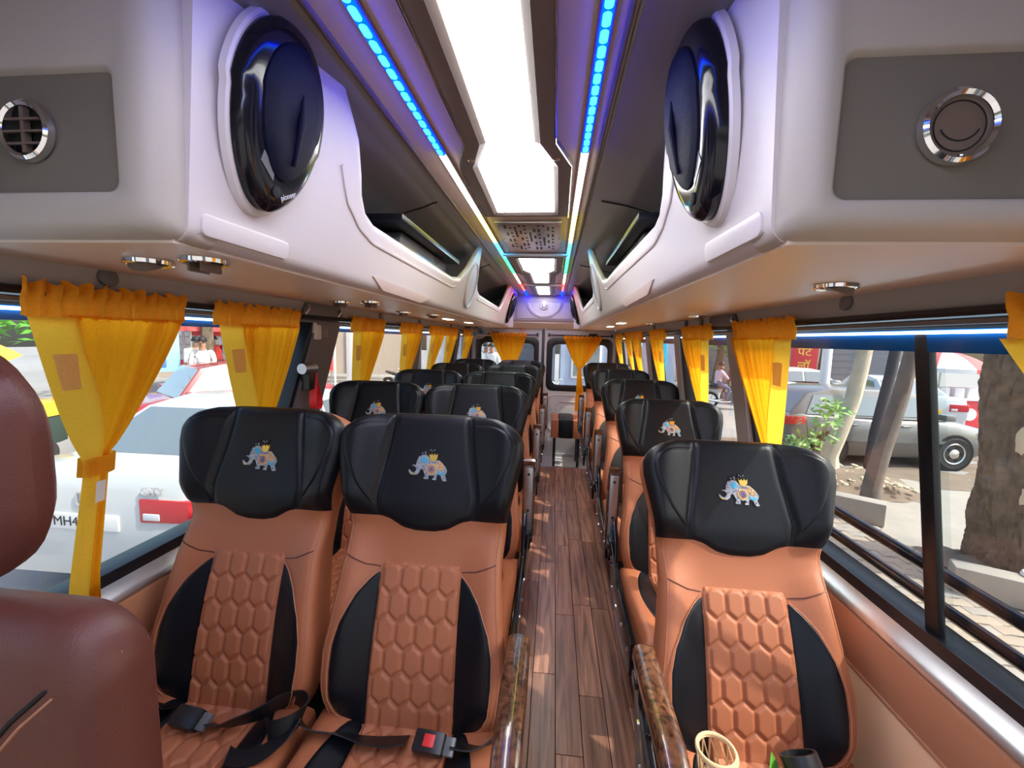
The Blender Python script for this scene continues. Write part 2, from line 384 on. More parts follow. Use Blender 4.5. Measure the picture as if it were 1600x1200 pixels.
def cushion_meshes(c):
    Lc, wd = .50, .242
    def Q(u, w, off=0):
        h = .024*sst(.09,.19,abs(u)) + .03*sst(.1,.45,w) + off
        e = min((wd-abs(u))/.035, (Lc-w)/.05, (w+.02)/.03)
        if e < 1: h -= .035*(1-sqrt(max(0, 1-(1-max(0, e))**2)))
        return (u, -w, .372+h)
    b = MB()
    top = lambda a, t: Q(wd*sin((a-.5)*pi), lerp(-.02, Lc, .5-.5*cos(t*pi)))
    b.grid(top, 24, 24)
    rim = [(wd*sin((i/24-.5)*pi), -.02) for i in range(25)]+[(wd, lerp(-.02, Lc, .5-.5*cos(j/24*pi))) for j in range(1, 25)]+[(wd*sin((i/24-.5)*pi), Lc) for i in range(23,-1,-1)]+[(-wd, lerp(-.02, Lc, .5-.5*cos(j/24*pi))) for j in range(23, 0, -1)]
    r0 = [Q(*p) for p in rim]; r1 = [(x*1.0, y, .30) for x, y, z in r0]; r2 = [(x*.95, y*.97-.005, .26) for x, y, z in r0]
    b.loft([r2, r1, r0], True, False); b.add(r2, [tuple(range(len(r2)))])
    c['cushion'] = b.mesh('cushion', 'tan', ang=60)
    def pan(l, r, w0, w1, nu, nv, off, fall, hf=None):
        def fn(a, t):
            w = lerp(w0, w1, t); u = lerp(l(w), r(w), a); e = min(u-l(w), r(w)-u, w-w0, w1-w)
            h = -.004+(off+.004)*sst(0, fall, e)
            if hf: h += hf(u, w)*sst(0, .012, e)
            return Q(u, w, h)
        return MB().grid(fn, nu, nv)
    c['cquilt'] = pan(lambda w: -.115, lambda w: .115, -.005, .47, 70, 120, .008, .01, hexpad).mesh('cushion_quilt', 'tan_quilt', ang=80)
    arc = lambda w: .112+.085*sqrt(max(0, sin(min(1, max(0, (w+.02)/.48))*pi)))
    c['cins1'] = pan(lambda w: .110, lambda w: arc(w)+.001, .0, .455, 10, 24, .004, .008).mesh('cushion_insert', 'black_leather', ang=80)
    c['cins-1'] = pan(lambda w: -arc(w)-.001, lambda w: -.110, .0, .455, 10, 24, .004, .008).mesh('cushion_insert', 'black_leather', ang=80)
    b = MB(); b.box(-.20,.20,-.44,.0,.19,.263); b.box(-.215,-.195,-.42,.06,.18,.32); b.box(.195,.215,-.42,.06,.18,.32)
    c['base'] = b.mesh('seat_base', 'black_plastic', bevel=.006)
    for sx in (-1, 1):
        for sy, nm in ((-.36,'f'),(-.02,'r')):
            b = MB(); x = sx*.17
            b.loft([[(x-.02,sy-.03,0),(x+.02,sy-.03,0),(x+.02,sy+.03,0),(x-.02,sy+.03,0)],[(x-.016,sy-.02,.012),(x+.016,sy-.02,.012),(x+.016,sy+.02,.012),(x-.016,sy+.02,.012)],[(x-.016,sy-.02,.25),(x+.016,sy-.02,.25),(x+.016,sy+.02,.25),(x-.016,sy+.02,.25)]])
            c['leg%d%s' % (sx, nm)] = b.mesh('leg', 'gloss_black', bevel=.003)
    # recliner side plate with screws and webbing loop, aisle side = +x (mirrored copy below)
    for sx in (-1, 1):
        b = MB(); pr = [(-.40,.22),(-.10,.17),(.07,.20),(.15,.40),(.14,.52),(.09,.56),(.04,.50),(.01,.40),(-.10,.36),(-.40,.34)]
        b.prism(pr, .018, lambda p, q, d: (sx*(.250+d), p, q))
        c['plate%d' % sx] = b.mesh('side_plate', 'gloss_black', bevel=.004)
        c['screw%d' % sx] = MB().lathe([(.009,0),(.009,.003),(.004,.006)], 10, (0,0,0), (sx,0,0)).mesh('plate_screw', 'chrome')
        b = MB(); b.ribbon([((sx*(.272+.006*sin(t*pi)), .10-.20*t, .47+.03*sin(t*pi)-.10*t), (sx*.3,0,1)) for t in [i/10 for i in range(11)]], .032, .002)
        c['strap%d' % sx] = b.mesh('recline_strap', 'webbing')
    # armrests: pad along -y from the pivot, local origin at the pivot
    def arm(curved):
        b = MB(); rings = []
        for i in range(15):
            t = i/14; y = .03-.36*t; z = .028-.004*t - (.035*sst(.72,1,t) if curved else .018*sst(.8,1,t)); hwid = .030-.004*abs(t-.4)
            ht = .030-.006*t
            rings.append([(hwid*sx_, y, z+dz) for sx_, dz in ((-1,-ht),(-1,-.006),(-.86,.004),(-.5,.008),(0,.0095),(.5,.008),(.86,.004),(1,-.006),(1,-ht))])
        b.loft(rings); return b.mesh('arm_pad', 'burl', ang=50)
    c['pad_up'] = arm(False); c['pad_down'] = arm(True)
    b = MB(); b.box(-.021,.021,-.30,.02,-.022,0); c['channel'] = b.mesh('arm_channel', 'alu', bevel=.005)
    b = MB()
    for y in (-.27,-.10): b.lathe([(.006,0),(.006,.003),(.003,.004)], 10, (0,y,-.022), (0,0,-1))
    c['chscrew'] = b.mesh('channel_screws', 'dark')
    b = MB(); b.box(-.018,.018,-.02,.05,-.09,-.01); b.lathe([(.022,-.026),(.022,.026)], 14, (0,.015,-.05), (1,0,0)); c['pivot'] = b.mesh('arm_pivot', 'gloss_black', bevel=.004)
    b = MB(); b.box(-.0295,.0295,-.338,-.322,-.016,.016); c['armcap'] = b.mesh('arm_end_cap', 'gold', bevel=.004)
SEATS = {17: Seat(17), 22: Seat(22)}
for s_ in SEATS.values(): build_seat_meshes(s_)
CM = {}; cushion_meshes(CM)
def coach_seat(label, x, y, rec, arm=None, side=1, z=0, wide=1.0):
    """arm: None / 'up' / 'down'; side: +1 aisle on the +x side"""
    t = thing('coach_seat', label, 'seat', (x, y, z), 0, 'pushback seats along the aisle'); c = SEATS[rec].c; t.scale.x = wide
    link('backrest', c['backrest'], t)
    link('quilted_panel', c['quilt'], t)
    for s in (-1, 1):
        link('side_insert', c['insert%d' % s], t); link('piping', c['pipe%d' % s], t); link('yoke_seam', c['yoke%d' % s], t); link('edge_stitching', c['stitch%d' % s], t)
    h = link('headrest', c['headrest'], t, label='black leather headrest with an elephant emblem')
    for s in (-1, 1): link('headrest_wing', c['wing%d' % s], h); link('wing_pad', c['pad%d' % s], h)
    e = link('emblem', c['emblem'], t, label='embroidered elephant in silver, gold and blue thread')
    for nm, me in c['emblem_subs']: link(nm, me, e, **(dict(kind='stuff') if nm in ('sequins', 'beads') else {}))
    cu = link('cushion', CM['cushion'], t); link('cushion_quilt', CM['cquilt'], cu); link('cushion_insert', CM['cins1'], cu); link('cushion_insert', CM['cins-1'], cu)
    link('seat_base', CM['base'], t)
    for k in ('leg-1f','leg-1r','leg1f','leg1r'): lg = link('leg', CM[k], t, (0, 0, -z)); lg.scale.z = 1+z/.25
    if side:
        p = link('side_plate', CM['plate%d' % side], t); [link('plate_screw', CM['screw%d' % side], p, (side*.268, a_, b_)) for a_, b_ in ((-.36,.29),(-.22,.28),(-.08,.26),(.04,.27),(.08,.36),(.10,.47))]; link('recline_strap', CM['strap%d' % side], t)
    if arm:
        up = arm == 'up'
        loc = (side*.272, .13 if up else .02, .47 if up else .575); rot = (-RAD(88), 0, 0) if up else (0, 0, 0)
        a = link('armrest', CM['pad_up' if up else 'pad_down'], t, loc, rot, label='glossy burl wood armrest' + (', folded up' if up else ', folded down'))
        link('arm_channel', CM['channel'], a); link('channel_screws', CM['chscrew'], a); link('arm_pivot', CM['pivot'], a)
        if not up: link('arm_end_cap', CM['armcap'], a)
    return t
coach_seat('tan window seat in the front row left, black belt coiled on its cushion', -.674, .91, 17, None, 0, 0, .94)
coach_seat('tan aisle seat in the front row left, wood armrest lowered', -.190, .91, 17, 'down', 1, 0, .98)
coach_seat('tan single seat in the front row right with a cane basket on it', .660, .97, 22, 'down', -1, -.042, .98)
nth = ('second', 'third', 'fourth', 'fifth')
LX = [(-.690,-.214),(-.686,-.212),(-.684,-.202),(-.684,-.196)]; LY = [1.71,2.51,3.31,4.11]
RX = [.682,.690,.690,.680]; RY = [1.76,2.53,3.33,4.10]; RZ = [-.030,-.022,-.012,0]
for i in range(4):
    coach_seat('tan window seat with black headrest, left side, %s row from the front' % nth[i], LX[i][0], LY[i], 17, None, 0, 0, .90)
    coach_seat('tan aisle seat with black headrest, left of the aisle, %s row' % nth[i], LX[i][1], LY[i], 17, 'up', 1, 0, .95)
    coach_seat('tan single seat with black headrest, right of the aisle, %s row' % nth[i], RX[i], RY[i], 22 if i == 0 else 17, 'up', -1, RZ[i], .93)
# ------------------------------------------------------------------ bus body: floor
def XW(z): return 1.0 - .16*(z-.727) if z > .727 else 1.0
fl = MB().box(-1.0, 1.0, -1.6, 4.32, -.06, -.014); fl = struct('floor', fl, 'dark')
rnd = random.Random(5); PK = {}
for i in range(13):
    x0 = -.352+.09*i; y = .30 - rnd.random()*.5
    while y < 4.32:
        ln = rnd.choice((.55, .70, .85)); y1 = min(y+ln, 4.32)
        k = (round(y1-y, 2),)
        if k not in PK:
            PK[k] = MB().box(.0012, .0888, .0012, y1-y-.0012, -.014, 0).mesh('plank', 'plank', smooth=False, bevel=.0012)
        link('plank', PK[k], fl, (x0, y, 0)); y = y1
MB().box(-1.0, 1.0, 4.32, 4.36, -.10, -.002).build('step_edge', 'alu', fl, bevel=.004)
MB().box(-1.0, 1.0, 4.36, 5.2, -.15, -.12).build('rear_step', 'door_white', fl)

# ------------------------------------------------------------------ side walls
def slab(mb, s, y0, y1, z0, z1, t0, t1, n=1):
    """piece of the leaning side wall from depth t0 (into the cabin) to t1 (outwards)"""
    return mb.add([(s*(XW(z)-t), y, z) for z in (z0, z1) for y in (y0, y1) for t in (t0, -t1)],
                  [(0,1,3,2),(4,6,7,5),(0,4,5,1),(2,3,7,6),(0,2,6,4),(1,5,7,3)])
WIN = {-1: [(-.75, 1.60, .19), (1.80, 3.04, .0), (3.14, 4.34, .0), (4.44, 5.06, .0)],
        1: [(-.75, 1.74, .08), (1.86, 2.60, .0), (2.70, 3.42, .0), (3.52, 4.34, .0), (4.44, 5.06, .0)]}
ZS, ZT = .705, 1.405
wn = 0
for s, side in ((-1, 'left'), (1, 'right')):
    w = MB(); w.box(*sorted((s*.965, s*1.03)), -1.5, 5.2, -.15, .50); w.prism([(.50,.965),(.62,.955),(.64,.955),(.64,1.03),(.50,1.03)], 6.7, lambda a, b, c: (s*b, -1.5+c, a))
    wall = struct('wall_'+side, w, 'peach', bevel=.004)
    MB().prism([(.505,.953),(.638,.944),(.640,.957),(.505,.966)], 6.6, lambda a, b, c: (s*b, -1.45+c, a)).build('leather_strip', 'wall_tan', wall, bevel=.003)
    MB().tube([(s*.956, -1.4, .500), (s*.956, 5.1, .500)], .005, 8).build('strip_piping', 'wall_tan', wall)
    MB().prism([(.640,.952),(.652,.942),(.668,.950),(.688,.985),(.700,1.0),(.700,1.03),(.640,1.03)], 6.6, lambda a, b, c: (s*b, -1.45+c, a)).build('silver_sill', 'alu', wall, bevel=.003)
    # upper band above the windows, rail, film strip with its light tube
    u = MB(); slab(u, s, -1.5, 5.15, ZT, 1.60, .012, .05); u.build('upper_band', 'wall_grey', wall)
    MB().tube([(s*(XW(1.405)-.030), -1.2, 1.408), (s*(XW(1.405)-.030), 5.05, 1.408)], .010, 8).build('curtain_rail', 'rubber', wall)
    MB().tube([(s*(XW(1.40)-.014), -1.2, 1.396), (s*(XW(1.40)-.014), 5.05, 1.396)], .010, 6).build('rail_track', 'wall_grey_dark', wall)
    for yb in (.86, 2.35, 3.05, 4.0) if s < 0 else (1.15, 2.2, 2.45, 3.2):
        MB().lathe([(.022,0),(.022,.006),(.015,.010)], 16, (s*(XW(1.455)-.012), yb, 1.455), (-s, 0, .16)).build('round_cap', 'wall_grey_dark', wall)
    prev = -1.5
    for (y0, y1, tilt) in WIN[s]+[(5.15, 5.3, 0)]:
        p = MB(); lean = interp([(ZS,0),(ZT,1)], 0)
        # pillar between prev and y0
        if prev > -1.4 or y0 > -.8:
            tl = PT if prev > -1.4 else 0
            vs = []
            for z, kk in ((ZS-.06, 0), (ZT+.02, 1)):
                for yy in (prev+tl*(kk-.45), y0+tl*(kk-.45)):
                    for t in (.022, -.05): vs.append((s*(XW(z)-t), yy, z))
            p.add(vs, [(0,1,3,2),(4,6,7,5),(0,4,5,1),(2,3,7,6),(0,2,6,4),(1,5,7,3)])
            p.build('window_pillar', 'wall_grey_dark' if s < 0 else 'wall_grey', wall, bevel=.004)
        prev = y1; PT = tilt
        if y0 > 5.1: continue
        wn += 1; tn = tilt
        fr = MB(); slab(fr, s, y0, y1, ZS-.035, ZS+.012, .020, .05); slab(fr, s, y0, y1, 1.378, ZT+.01, .004, .05)
        for a in (y0-.02, y1-.02):
            t_ = tn if a > y0 else 0
            vs = [(s*(XW(z)-t), yy+t_*(k_-.45), z) for z, k_ in ((ZS, 0), (ZT, 1)) for yy in (a, a+.04) for t in (.012, -.05)]
            fr.add(vs, [(0,1,3,2),(4,6,7,5),(0,4,5,1),(2,3,7,6),(0,2,6,4),(1,5,7,3)])
        f = struct('window_%d' % wn, fr, 'rubber', bevel=.003)
        q = MB(); slab(q, s, y0, y1+tn*.5, ZS, ZT, -.024, .028); q.build('pane', 'pane', f)
        st = MB(); slab(st, s, y0+.02, y1, 1.335 if s > 0 else 1.352, 1.380, .006, .0); st.build('film_strip', 'blue_film', f, label='glossy blue strip along the window top')
        MB().tube([(s*(XW(1.375)-.010), y0+.03, 1.374), (s*(XW(1.375)-.010), y1-.02, 1.374)], .0035, 6).build('light_tube', 'tube_light', f)
        if s > 0 and y0 < 0:
            d = MB(); slab(d, s, .932, .968, ZS, 1.38, .006, .010); d.build('sliding_sash', 'rubber', f, bevel=.004)
            d = MB(); slab(d, s, .918, .932, ZS+.01, 1.38, -.002, .012); d.build('sash_edge', 'pane', f)
        if s > 0 and 1.8 < y0 < 4:
            d = MB(); ym = (y0+y1)/2; slab(d, s, ym+.12, ym+.15, ZS, 1.38, .010, .03); d.build('sliding_sash', 'rubber', f, bevel=.004)
# guard bars outside the right window
for z, lb in ((.806, 'upper black tubular guard bar across the outside of the right window'), (.728, 'lower black tubular guard bar across the outside of the right window')):
    b = MB(); b.tube([(1.03,-.55,z),(1.075,-.52,z),(1.08,-.45,z)]+[(1.08, y, z) for y in (0,.6,1.2,1.64)]+[(1.075,1.70,z),(1.03,1.72,z)], .016, 12)
    t = tag(b.build('guard_bar', 'gloss_black'), lb, 'guard bar', 'window guard bars')
    for y in (-.55, 1.72): MB().box(1.015, 1.034, y-.03, y+.03, z-.025, z+.025).build('bracket', 'gloss_black', t, bevel=.004)

# ------------------------------------------------------------------ ceiling
cl = MB(); cl.box(-.30, .30, -1.2, 5.0, 1.868, 1.90)
ceil = struct('ceiling', cl, 'taupe')
rf = MB(); prof = [(-1.02,1.40),(-.98,1.72),(-.88,1.86),(-.5,1.93),(.5,1.93),(.88,1.86),(.98,1.72),(1.02,1.40)]
rf.grid(lambda a, t: (interp([(i/7, p[0]) for i, p in enumerate(prof)], a), lerp(-1.5, 5.35, t), interp([(i/7, p[1]) for i, p in enumerate(prof)], a)), 28, 1)
rf.grid(lambda a, t: (1.02*interp([(i/7, p[0]) for i, p in enumerate(prof)], a), lerp(-1.5, 5.35, t), .015+interp([(i/7, p[1]) for i, p in enumerate(prof)], a)), 28, 1)
rf.build('roof_skin', 'wall_grey', ceil)
for s in (-1, 1):
    e = .285 if s < 0 else .245
    cp = [(e,1.872),(e+.012,1.862),(e+.03,1.858),(e+.06,1.852),(.38,1.838),(.48,1.810),(.58,1.765),(.67,1.71),(.74,1.65),(.79,1.58),(.80,1.50)]
    MB().grid(lambda a, t: (s*interp([(i/10, p[0]) for i, p in enumerate(cp)], a), lerp(.62, 4.95, t), interp([(i/10, p[1]) for i, p in enumerate(cp)], a)), 40, 12).build('roof_cove', 'cove', ceil, ang=80)
    b = MB()
    for y in (1.62, 2.95, 4.0): b.tube([(s*interp([(i/10, p[0]) for i, p in enumerate(cp)], a/20), y, interp([(i/10, p[1]) for i, p in enumerate(cp)], a/20)-.002) for a in range(5, 20)], .003, 5)
    for y in (): pass
    b.build('cove_seams', 'dark', ceil, kind='stuff')
    # side edge bead of the centre panel
    MB().tube([(s*(e-.004), -1, 1.866), (s*(e-.004), 4.95, 1.866)], .006, 8).build('edge_bead', 'frame_taupe', ceil)

def ring_prism(mb, outer, inner, fn, d0, d1):
    n = len(outer); vs = [fn(a, b, d) for d in (d0, d1) for lp in (outer, inner) for a, b in lp]; fs = []
    for i in range(n):
        k = (i+1) % n
        fs += [(i, k, n+k, n+i), (2*n+i, 3*n+i, 3*n+k, 2*n+k), (i, 2*n+i, 2*n+k, k), (n+i, n+k, 3*n+k, 3*n+i)]
    return mb.add(vs, fs)
def symm(pts): return pts + [(-x, y) for x, y in reversed(pts)]
def ceiling_light(label, inner, mid, outer, screws):
    t = thing('ceiling_light', label, 'ceiling light', (0, inner[0][1], 1.866), 0, 'backlit ceiling panels'); y0 = inner[0][1]
    Z = lambda a, b, c: (a, b-y0, c)
    si, sm, so_ = symm(inner), symm(mid), symm(outer)
    b = MB(); ring_prism(b, so_, sm, Z, 0, -.014); b.build('frame', 'frame_taupe', t, bevel=.003)
    b = MB(); n = len(sm); b.add([Z(*p, -.014) for p in sm]+[Z(*p, -.004) for p in si], [(i, (i+1) % n, n+(i+1) % n, n+i) for i in range(n)]); b.build('inner_bevel', 'frame_taupe', t, smooth=False)
    b = MB(); b.prism(si, .003, lambda a, c, d: Z(a, c, -.004+d)); dfz = b.build('diffuser', 'panel_light', t)
    b = MB(); ring_prism(b, si, [(x*.86 if abs(x) > .02 else x, (y-sc)*(.985 if inner[-1][1]-inner[0][1] > 1 else .96)+sc) for x, y in si for sc in [(inner[0][1]+inner[-1][1])/2]], lambda a, c, d: Z(a, c, -.0055+d), 0, .001); b.build('lit_edge', 'panel_edge', dfz)
    for sg in (-1, 1):
        b = MB(); b.tube([(sg*(x+.001)*.97, y-y0, -.016) for x, y in outer], .0022, 6); b.build('chrome_line', 'chrome', t)
    for x, y in screws: MB().lathe([(.009,0),(.009,.002),(.006,.004)], 12, (x, y-y0, -.014), (0,0,-1)).build('screw_cap', 'chrome', t)
    return t
ceiling_light('long backlit ceiling panel with a flared end, nearest the front', [(.063,-.9),(.064,1.165),(.113,1.315),(.116,1.775)], [(.080,-.92),(.080,1.155),(.128,1.305),(.132,1.792)], [(.124,-.94),(.124,1.150),(.172,1.300),(.178,1.815)], [(.124,1.25),(-.124,1.25)])
ceiling_light('mid length backlit ceiling panel behind the metal grille', [(.114,2.74),(.112,3.22),(.068,3.34),(.062,3.91)], [(.130,2.72),(.130,3.24),(.084,3.36),(.078,3.93)], [(.178,2.70),(.178,3.26),(.138,3.40),(.135,3.95)], [])
ceiling_light('short backlit ceiling panel nearest the rear doors', [(.062,4.15),(.062,4.89)], [(.078,4.13),(.078,4.91)], [(.135,4.10),(.135,4.94)], [])
for y in (2.62, 4.03):
    MB().box(-.20, .20, y-.02, y+.02, 1.846, 1.868).build('cross_trim', 'alu', ceil, bevel=.008)
# perforated metal grille
g = thing('ceiling_grille', 'perforated metal ceiling grille between the first two light panels', 'grille', (0, 2.2, 1.866))
MB().box(-.150, .150, -.29, .29, -.012, 0).build('grille_plate', 'steel', g, bevel=.003)
b = MB()
for i in range(11):
    for j in range(16):
        x = -.11+.022*i; y = -.24+.032*j
        if (i*3+j*5+(i*j) % 3) % 4 < 2: b.box(x-.0055, x+.0055, y-.009, y+.009, -.0128, -.0115)
b.build('slots', 'dark', g, kind='stuff')
for x in (-.14, .14):
    for y in (-.27, 0, .27): MB().lathe([(.005,0),(.005,.002),(.002,.004)], 8, (x, y, -.012), (0,0,-1)).build('screw', 'chrome', g)
# LED strips
for s, lb in ((-1, 'colour changing LED strip along the ceiling, left of the light panels'), (1, 'colour changing LED strip along the ceiling, right of the light panels')):
    t = thing('led_strip', lb, 'light strip', (s*.202, -.9, 1.868), 0, 'ceiling LED strips')
    MB().box(-.014, .014, 0, 5.95, -.008, 0).build('channel', 'frame_taupe', t, bevel=.002)
    ys = [-.9, 1.228, 1.805, 2.305, 2.75, 3.37, 3.94, 4.5, 5.0]
    for (a, b_), m in zip(zip(ys, ys[1:]), ('led_blue','led_white','led_yellow','led_cyan','led_green','led_pink','led_red','led_blue')):
        q = MB().box(-.0095, .0095, a+.901, b_+.899, -.013, -.007).build('led_segment', m, t, bevel=.003)
        if a < 0:
            d = MB()
            for i in range(55): d.prism(rr(-.0072,.0072,a+.905+i*.0385,a+.938+i*.0385,.0068,3), .0015, lambda p, q, e: (p, q, -.0128-e))
            d.build('led_dots', 'led_dot', q, kind='stuff')

# ------------------------------------------------------------------ overhead racks
VT = [(.55,1.88),(.89,1.88),(.97,1.80),(1.03,1.70),(1.075,1.662),(1.14,1.645),(2.05,1.638),(2.18,1.655),(2.30,1.73),(2.40,1.84),(2.44,1.875),(2.49,1.875),(2.51,1.82),(2.60,1.70),(2.68,1.655),(2.80,1.632),(3.86,1.625),(3.96,1.68),(4.05,1.80),(4.11,1.875),(4.86,1.875)]
LM = [(.6,.60),(.78,.65),(1.0,1.05),(1.5,1.0)]
def lean(y, z): return (.05+.05*sst(.55,.80,y))*max(0, z-1.47)/.39*1.05*interp(LM, y)
RX0 = .41
LMS = {-1: LM, 1: [(.6,.35),(.78,.40),(1.0,.65),(1.8,1.0)]}
for s, side in ((-1, 'left'), (1, 'right')):
    LM = LMS[s]
    t = thing('overhead_rack', 'white moulded overhead rack with openings along the %s side' % side, 'rack', (s*.65, .54, 1.47)); ox, oy, oz = s*.65, .54, 1.47
    Lc = lambda x, y, z: (s*x-ox, y-oy, z-oz)
    # inner panel: closed section swept along the bus
    ys = sorted(set([.585+.03*i for i in range(143)]+[a for a, _ in VT if a > .585])); rings = []
    for y in ys:
        z1 = interp(VT, y); r = []
        path = [(.47,1.47),(.44,1.47),(.423,1.474),(.413,1.484)]+[(.41,1.495+(z1-.02-1.495)*i/14) for i in range(15)]+[(.413,z1-.012),(.419,z1-.004),(.428,z1),(.436,z1-.005),(.440,z1-.014)]+[(.441,1.62+(z1-.03-1.62)*i/6 if z1 > 1.66 else z1-.02-.004*i) for i in (6,4,2,0)]+[(.445,1.50),(.47,1.49)]
        for x, z in path: r.append(Lc(x-lean(y, z), y, z))
        rings.append(r)
    b = MB(); b.loft(rings); b.build('rack_panel', 'white_shell', t, ang=50)
    # rounded front end with the recessed vent plate
    X1, Z1 = 1.20, 1.95; b = MB(); loops = []
    for y, dx, r in ((.64,0,.02),(.61,0,.02),(.575,.004,.022),(.552,.012,.026),(.540,.026,.030)):
        loops.append([Lc(x-lean(y, z)*.5, y, z) for x, z in rr(RX0+dx, X1-dx, 1.47+dx*.75, Z1-dx, r)])
    px0, px1, pz0, pz1 = (.470, .92, 1.530, 1.690) if s < 0 else (.455, .92, 1.512, 1.672)
    for y, g_ in ((.540,-.005),(.543,-.001),(.552,.002)):
        loops.append([Lc(x, y, z) for x, z in rr(px0+g_, px1-g_, pz0+g_, pz1-g_, .016)])
    n = len(loops[0]); b.loft(loops, True, False); b.build('front_end', 'rack_face', t, ang=50)
    b = MB(); b.prism(rr(px0-.004, px1+.004, pz0-.004, pz1+.004, .016), .004, lambda x, z, d: Lc(x, .551+d, z)); b.build('vent_plate', 'recess_panel', t)
    # underside and rack floor
    b = MB(); b.box(*sorted((s*.428-ox, s*.915-ox)), .58-oy, 4.86-oy, -.0015, .018); b.build('underside', 'underside', t)
    b = MB(); b.box(*sorted((s*.445-ox, s*.80-ox)), .62-oy, 4.84-oy, .035, .042); b.build('rack_floor', 'cove', t)
    # mouldings: long pocket, notch, opening bead, oval on the web
    b = MB(); b.prism(rr(.605,.810,1.486,1.520,.012), .008, lambda y, z, d: Lc(RX0+.004-d-lean(y, z), y, z)); b.build('oblong_moulding', 'white_shell', t, bevel=.006)
    b = MB(); b.prism([(1.19,1.512),(1.78,1.505),(1.66,1.474),(1.28,1.480)], .006, lambda y, z, d: Lc(RX0-.004+d-lean(y, z), y, z)); b.build('notch_plate', 'taupe', t, bevel=.002)
    for y0, y1, zo in ((.93, 2.12, .05), (2.72, 3.84, .04)):
        b = MB(); pts = []
        for i in range(50):
            y = lerp(y0, y1, i/49); z = interp([(a+.0, c) for a, c in VT], y+.06*(1-sst(y0,y0+.2,y)))-zo
            z = min(z, 1.80); pts.append(Lc(RX0-lean(y, z)+.001, y, z))
        b.tube(pts, .0055, 6); b.build('opening_bead', 'white_shell', t)
    b = MB(); pts = [Lc(RX0-lean(2.45, 1.66+.11*sin(a))+.001, 2.46+.11*cos(a)+.0*sin(a), 1.645+.125*sin(a)) for a in [2*pi*i/32 for i in range(33)]]; b.tube(pts, .006, 6); b.build('oval_moulding', 'white_shell', t)
    # end closure
    b = MB(); b.box(*sorted((s*.35-ox, s*.90-ox)), 4.86-oy, 4.90-oy, 0, .40); b.build('rear_end', 'white_shell', t, bevel=.02)
    b = MB(); b.box(*sorted((s*.42-ox, s*.85-ox)), .80-oy, .82-oy, .03, .40); b.build('light_block', 'cove', t)  # added blocker hidden behind the speaker, stops light passing through the rack
# oval loudspeakers
def loudspeaker(label, s, yc, zc, ha, hb, tilt, lettering=True):
    global LM
    LM = LMS[s]; x = RX0-lean(yc, zc)-.001; tl = (lean(yc, zc+.1)-lean(yc, zc-.1))/.2
    t = thing('loudspeaker', label, 'speaker', (s*x, yc, zc), 0, 'oval loudspeakers on the overhead racks')
    # local axes: a along the oval's width (mostly +y), b up along the leaning panel, n towards the aisle
    bv = Vector((-s*tl, 0, 1)).normalized(); av = Vector((0, 1, 0)); nv = bv.cross(av)
    if nv.x*s > 0: nv = -nv
    A = av*cos(tilt)-bv*sin(tilt); B = bv*cos(tilt)+av*sin(tilt)
    def egg(k, h, n=72, sh=0):
        o = []
        for i in range(n):
            a = 2*pi*i/n; c, q = cos(a), sin(a); w = 1-.22*(1-q)/2*(1 if q < 0 else .6)
            w *= (1-.10*max(0, -q)**3); o.append(A*(ha*k*c*w)+B*(hb*k*q+sh)+nv*h)
        return o
    b = MB(); b.loft([egg(1.11,-.004), egg(1.09,.006), egg(1.05,.009), egg(1.0,.008), egg(.98,.0)]); b.build('surround', 'white_shell', t)
    b = MB(); b.loft([egg(1.02,0), egg(1.02,.022), egg(.98,.030), egg(.90,.036), egg(.78,.038), egg(.60,.038)]); b.build('cabinet', 'gloss_black', t, label='glossy black oval speaker cabinet')
    b = MB(); b.loft([egg(.74,.034,72,.01), egg(.73,.041,72,.012), egg(.66,.047,72,.014), egg(.45,.053,72,.016), egg(.1,.055,72,.016)]); cn = b.build('grille_dome', 'speaker_cone', t)
    b = MB(); b.tube([B*hb*.30-A*ha*.05+nv*.054, B*hb*.0+nv*.059-A*ha*.02, -B*hb*.45+nv*.052+A*ha*.12], [.002,.006,.003], 8); b.build('dome_ridge', 'speaker_cone', cn)
    b = MB(); b.lathe([(.010,0),(.010,.004),(.006,.005)], 12, -B*hb*.80+A*ha*.02+nv*.036, nv); b.build('tweeter', 'dark', t)
    b = MB(); q = [(-.42,-.62),(-.10,-.72),(-.12,-.60),(-.40,-.50)]; b.prism(q, .003, lambda p, r, d: tuple(A*(p*ha)+B*(r*hb)+nv*(.036+d))); b.build('mesh_patch', 'grey_box', t)
    if lettering:
        xa = (A*(1 if s < 0 else -1)); za = nv; ya = za.cross(xa)
        m3 = Matrix((xa, ya, za)).transposed(); rz = Matrix.Rotation(RAD(38 if s < 0 else -30), 3, 'Z')
        o = text('pioneer', 'lettering', .014, 'pale_text', t, A*ha*(.30 if s < 0 else .30)-B*hb*.74+nv*.0385, (m3 @ rz).to_euler())
    return t
loudspeaker('black oval loudspeaker on the front left overhead rack', -1, .728, 1.712, .112, .158, RAD(10))
loudspeaker('black oval loudspeaker on the front right overhead rack', 1, .785, 1.712, .122, .166, RAD(16), False)
loudspeaker('black oval loudspeaker at the rear end of the left rack', -1, 4.45, 1.665, .16, .16, RAD(10), False)
loudspeaker('black oval loudspeaker at the rear end of the right rack', 1, 4.45, 1.665, .16, .16, RAD(10), False)
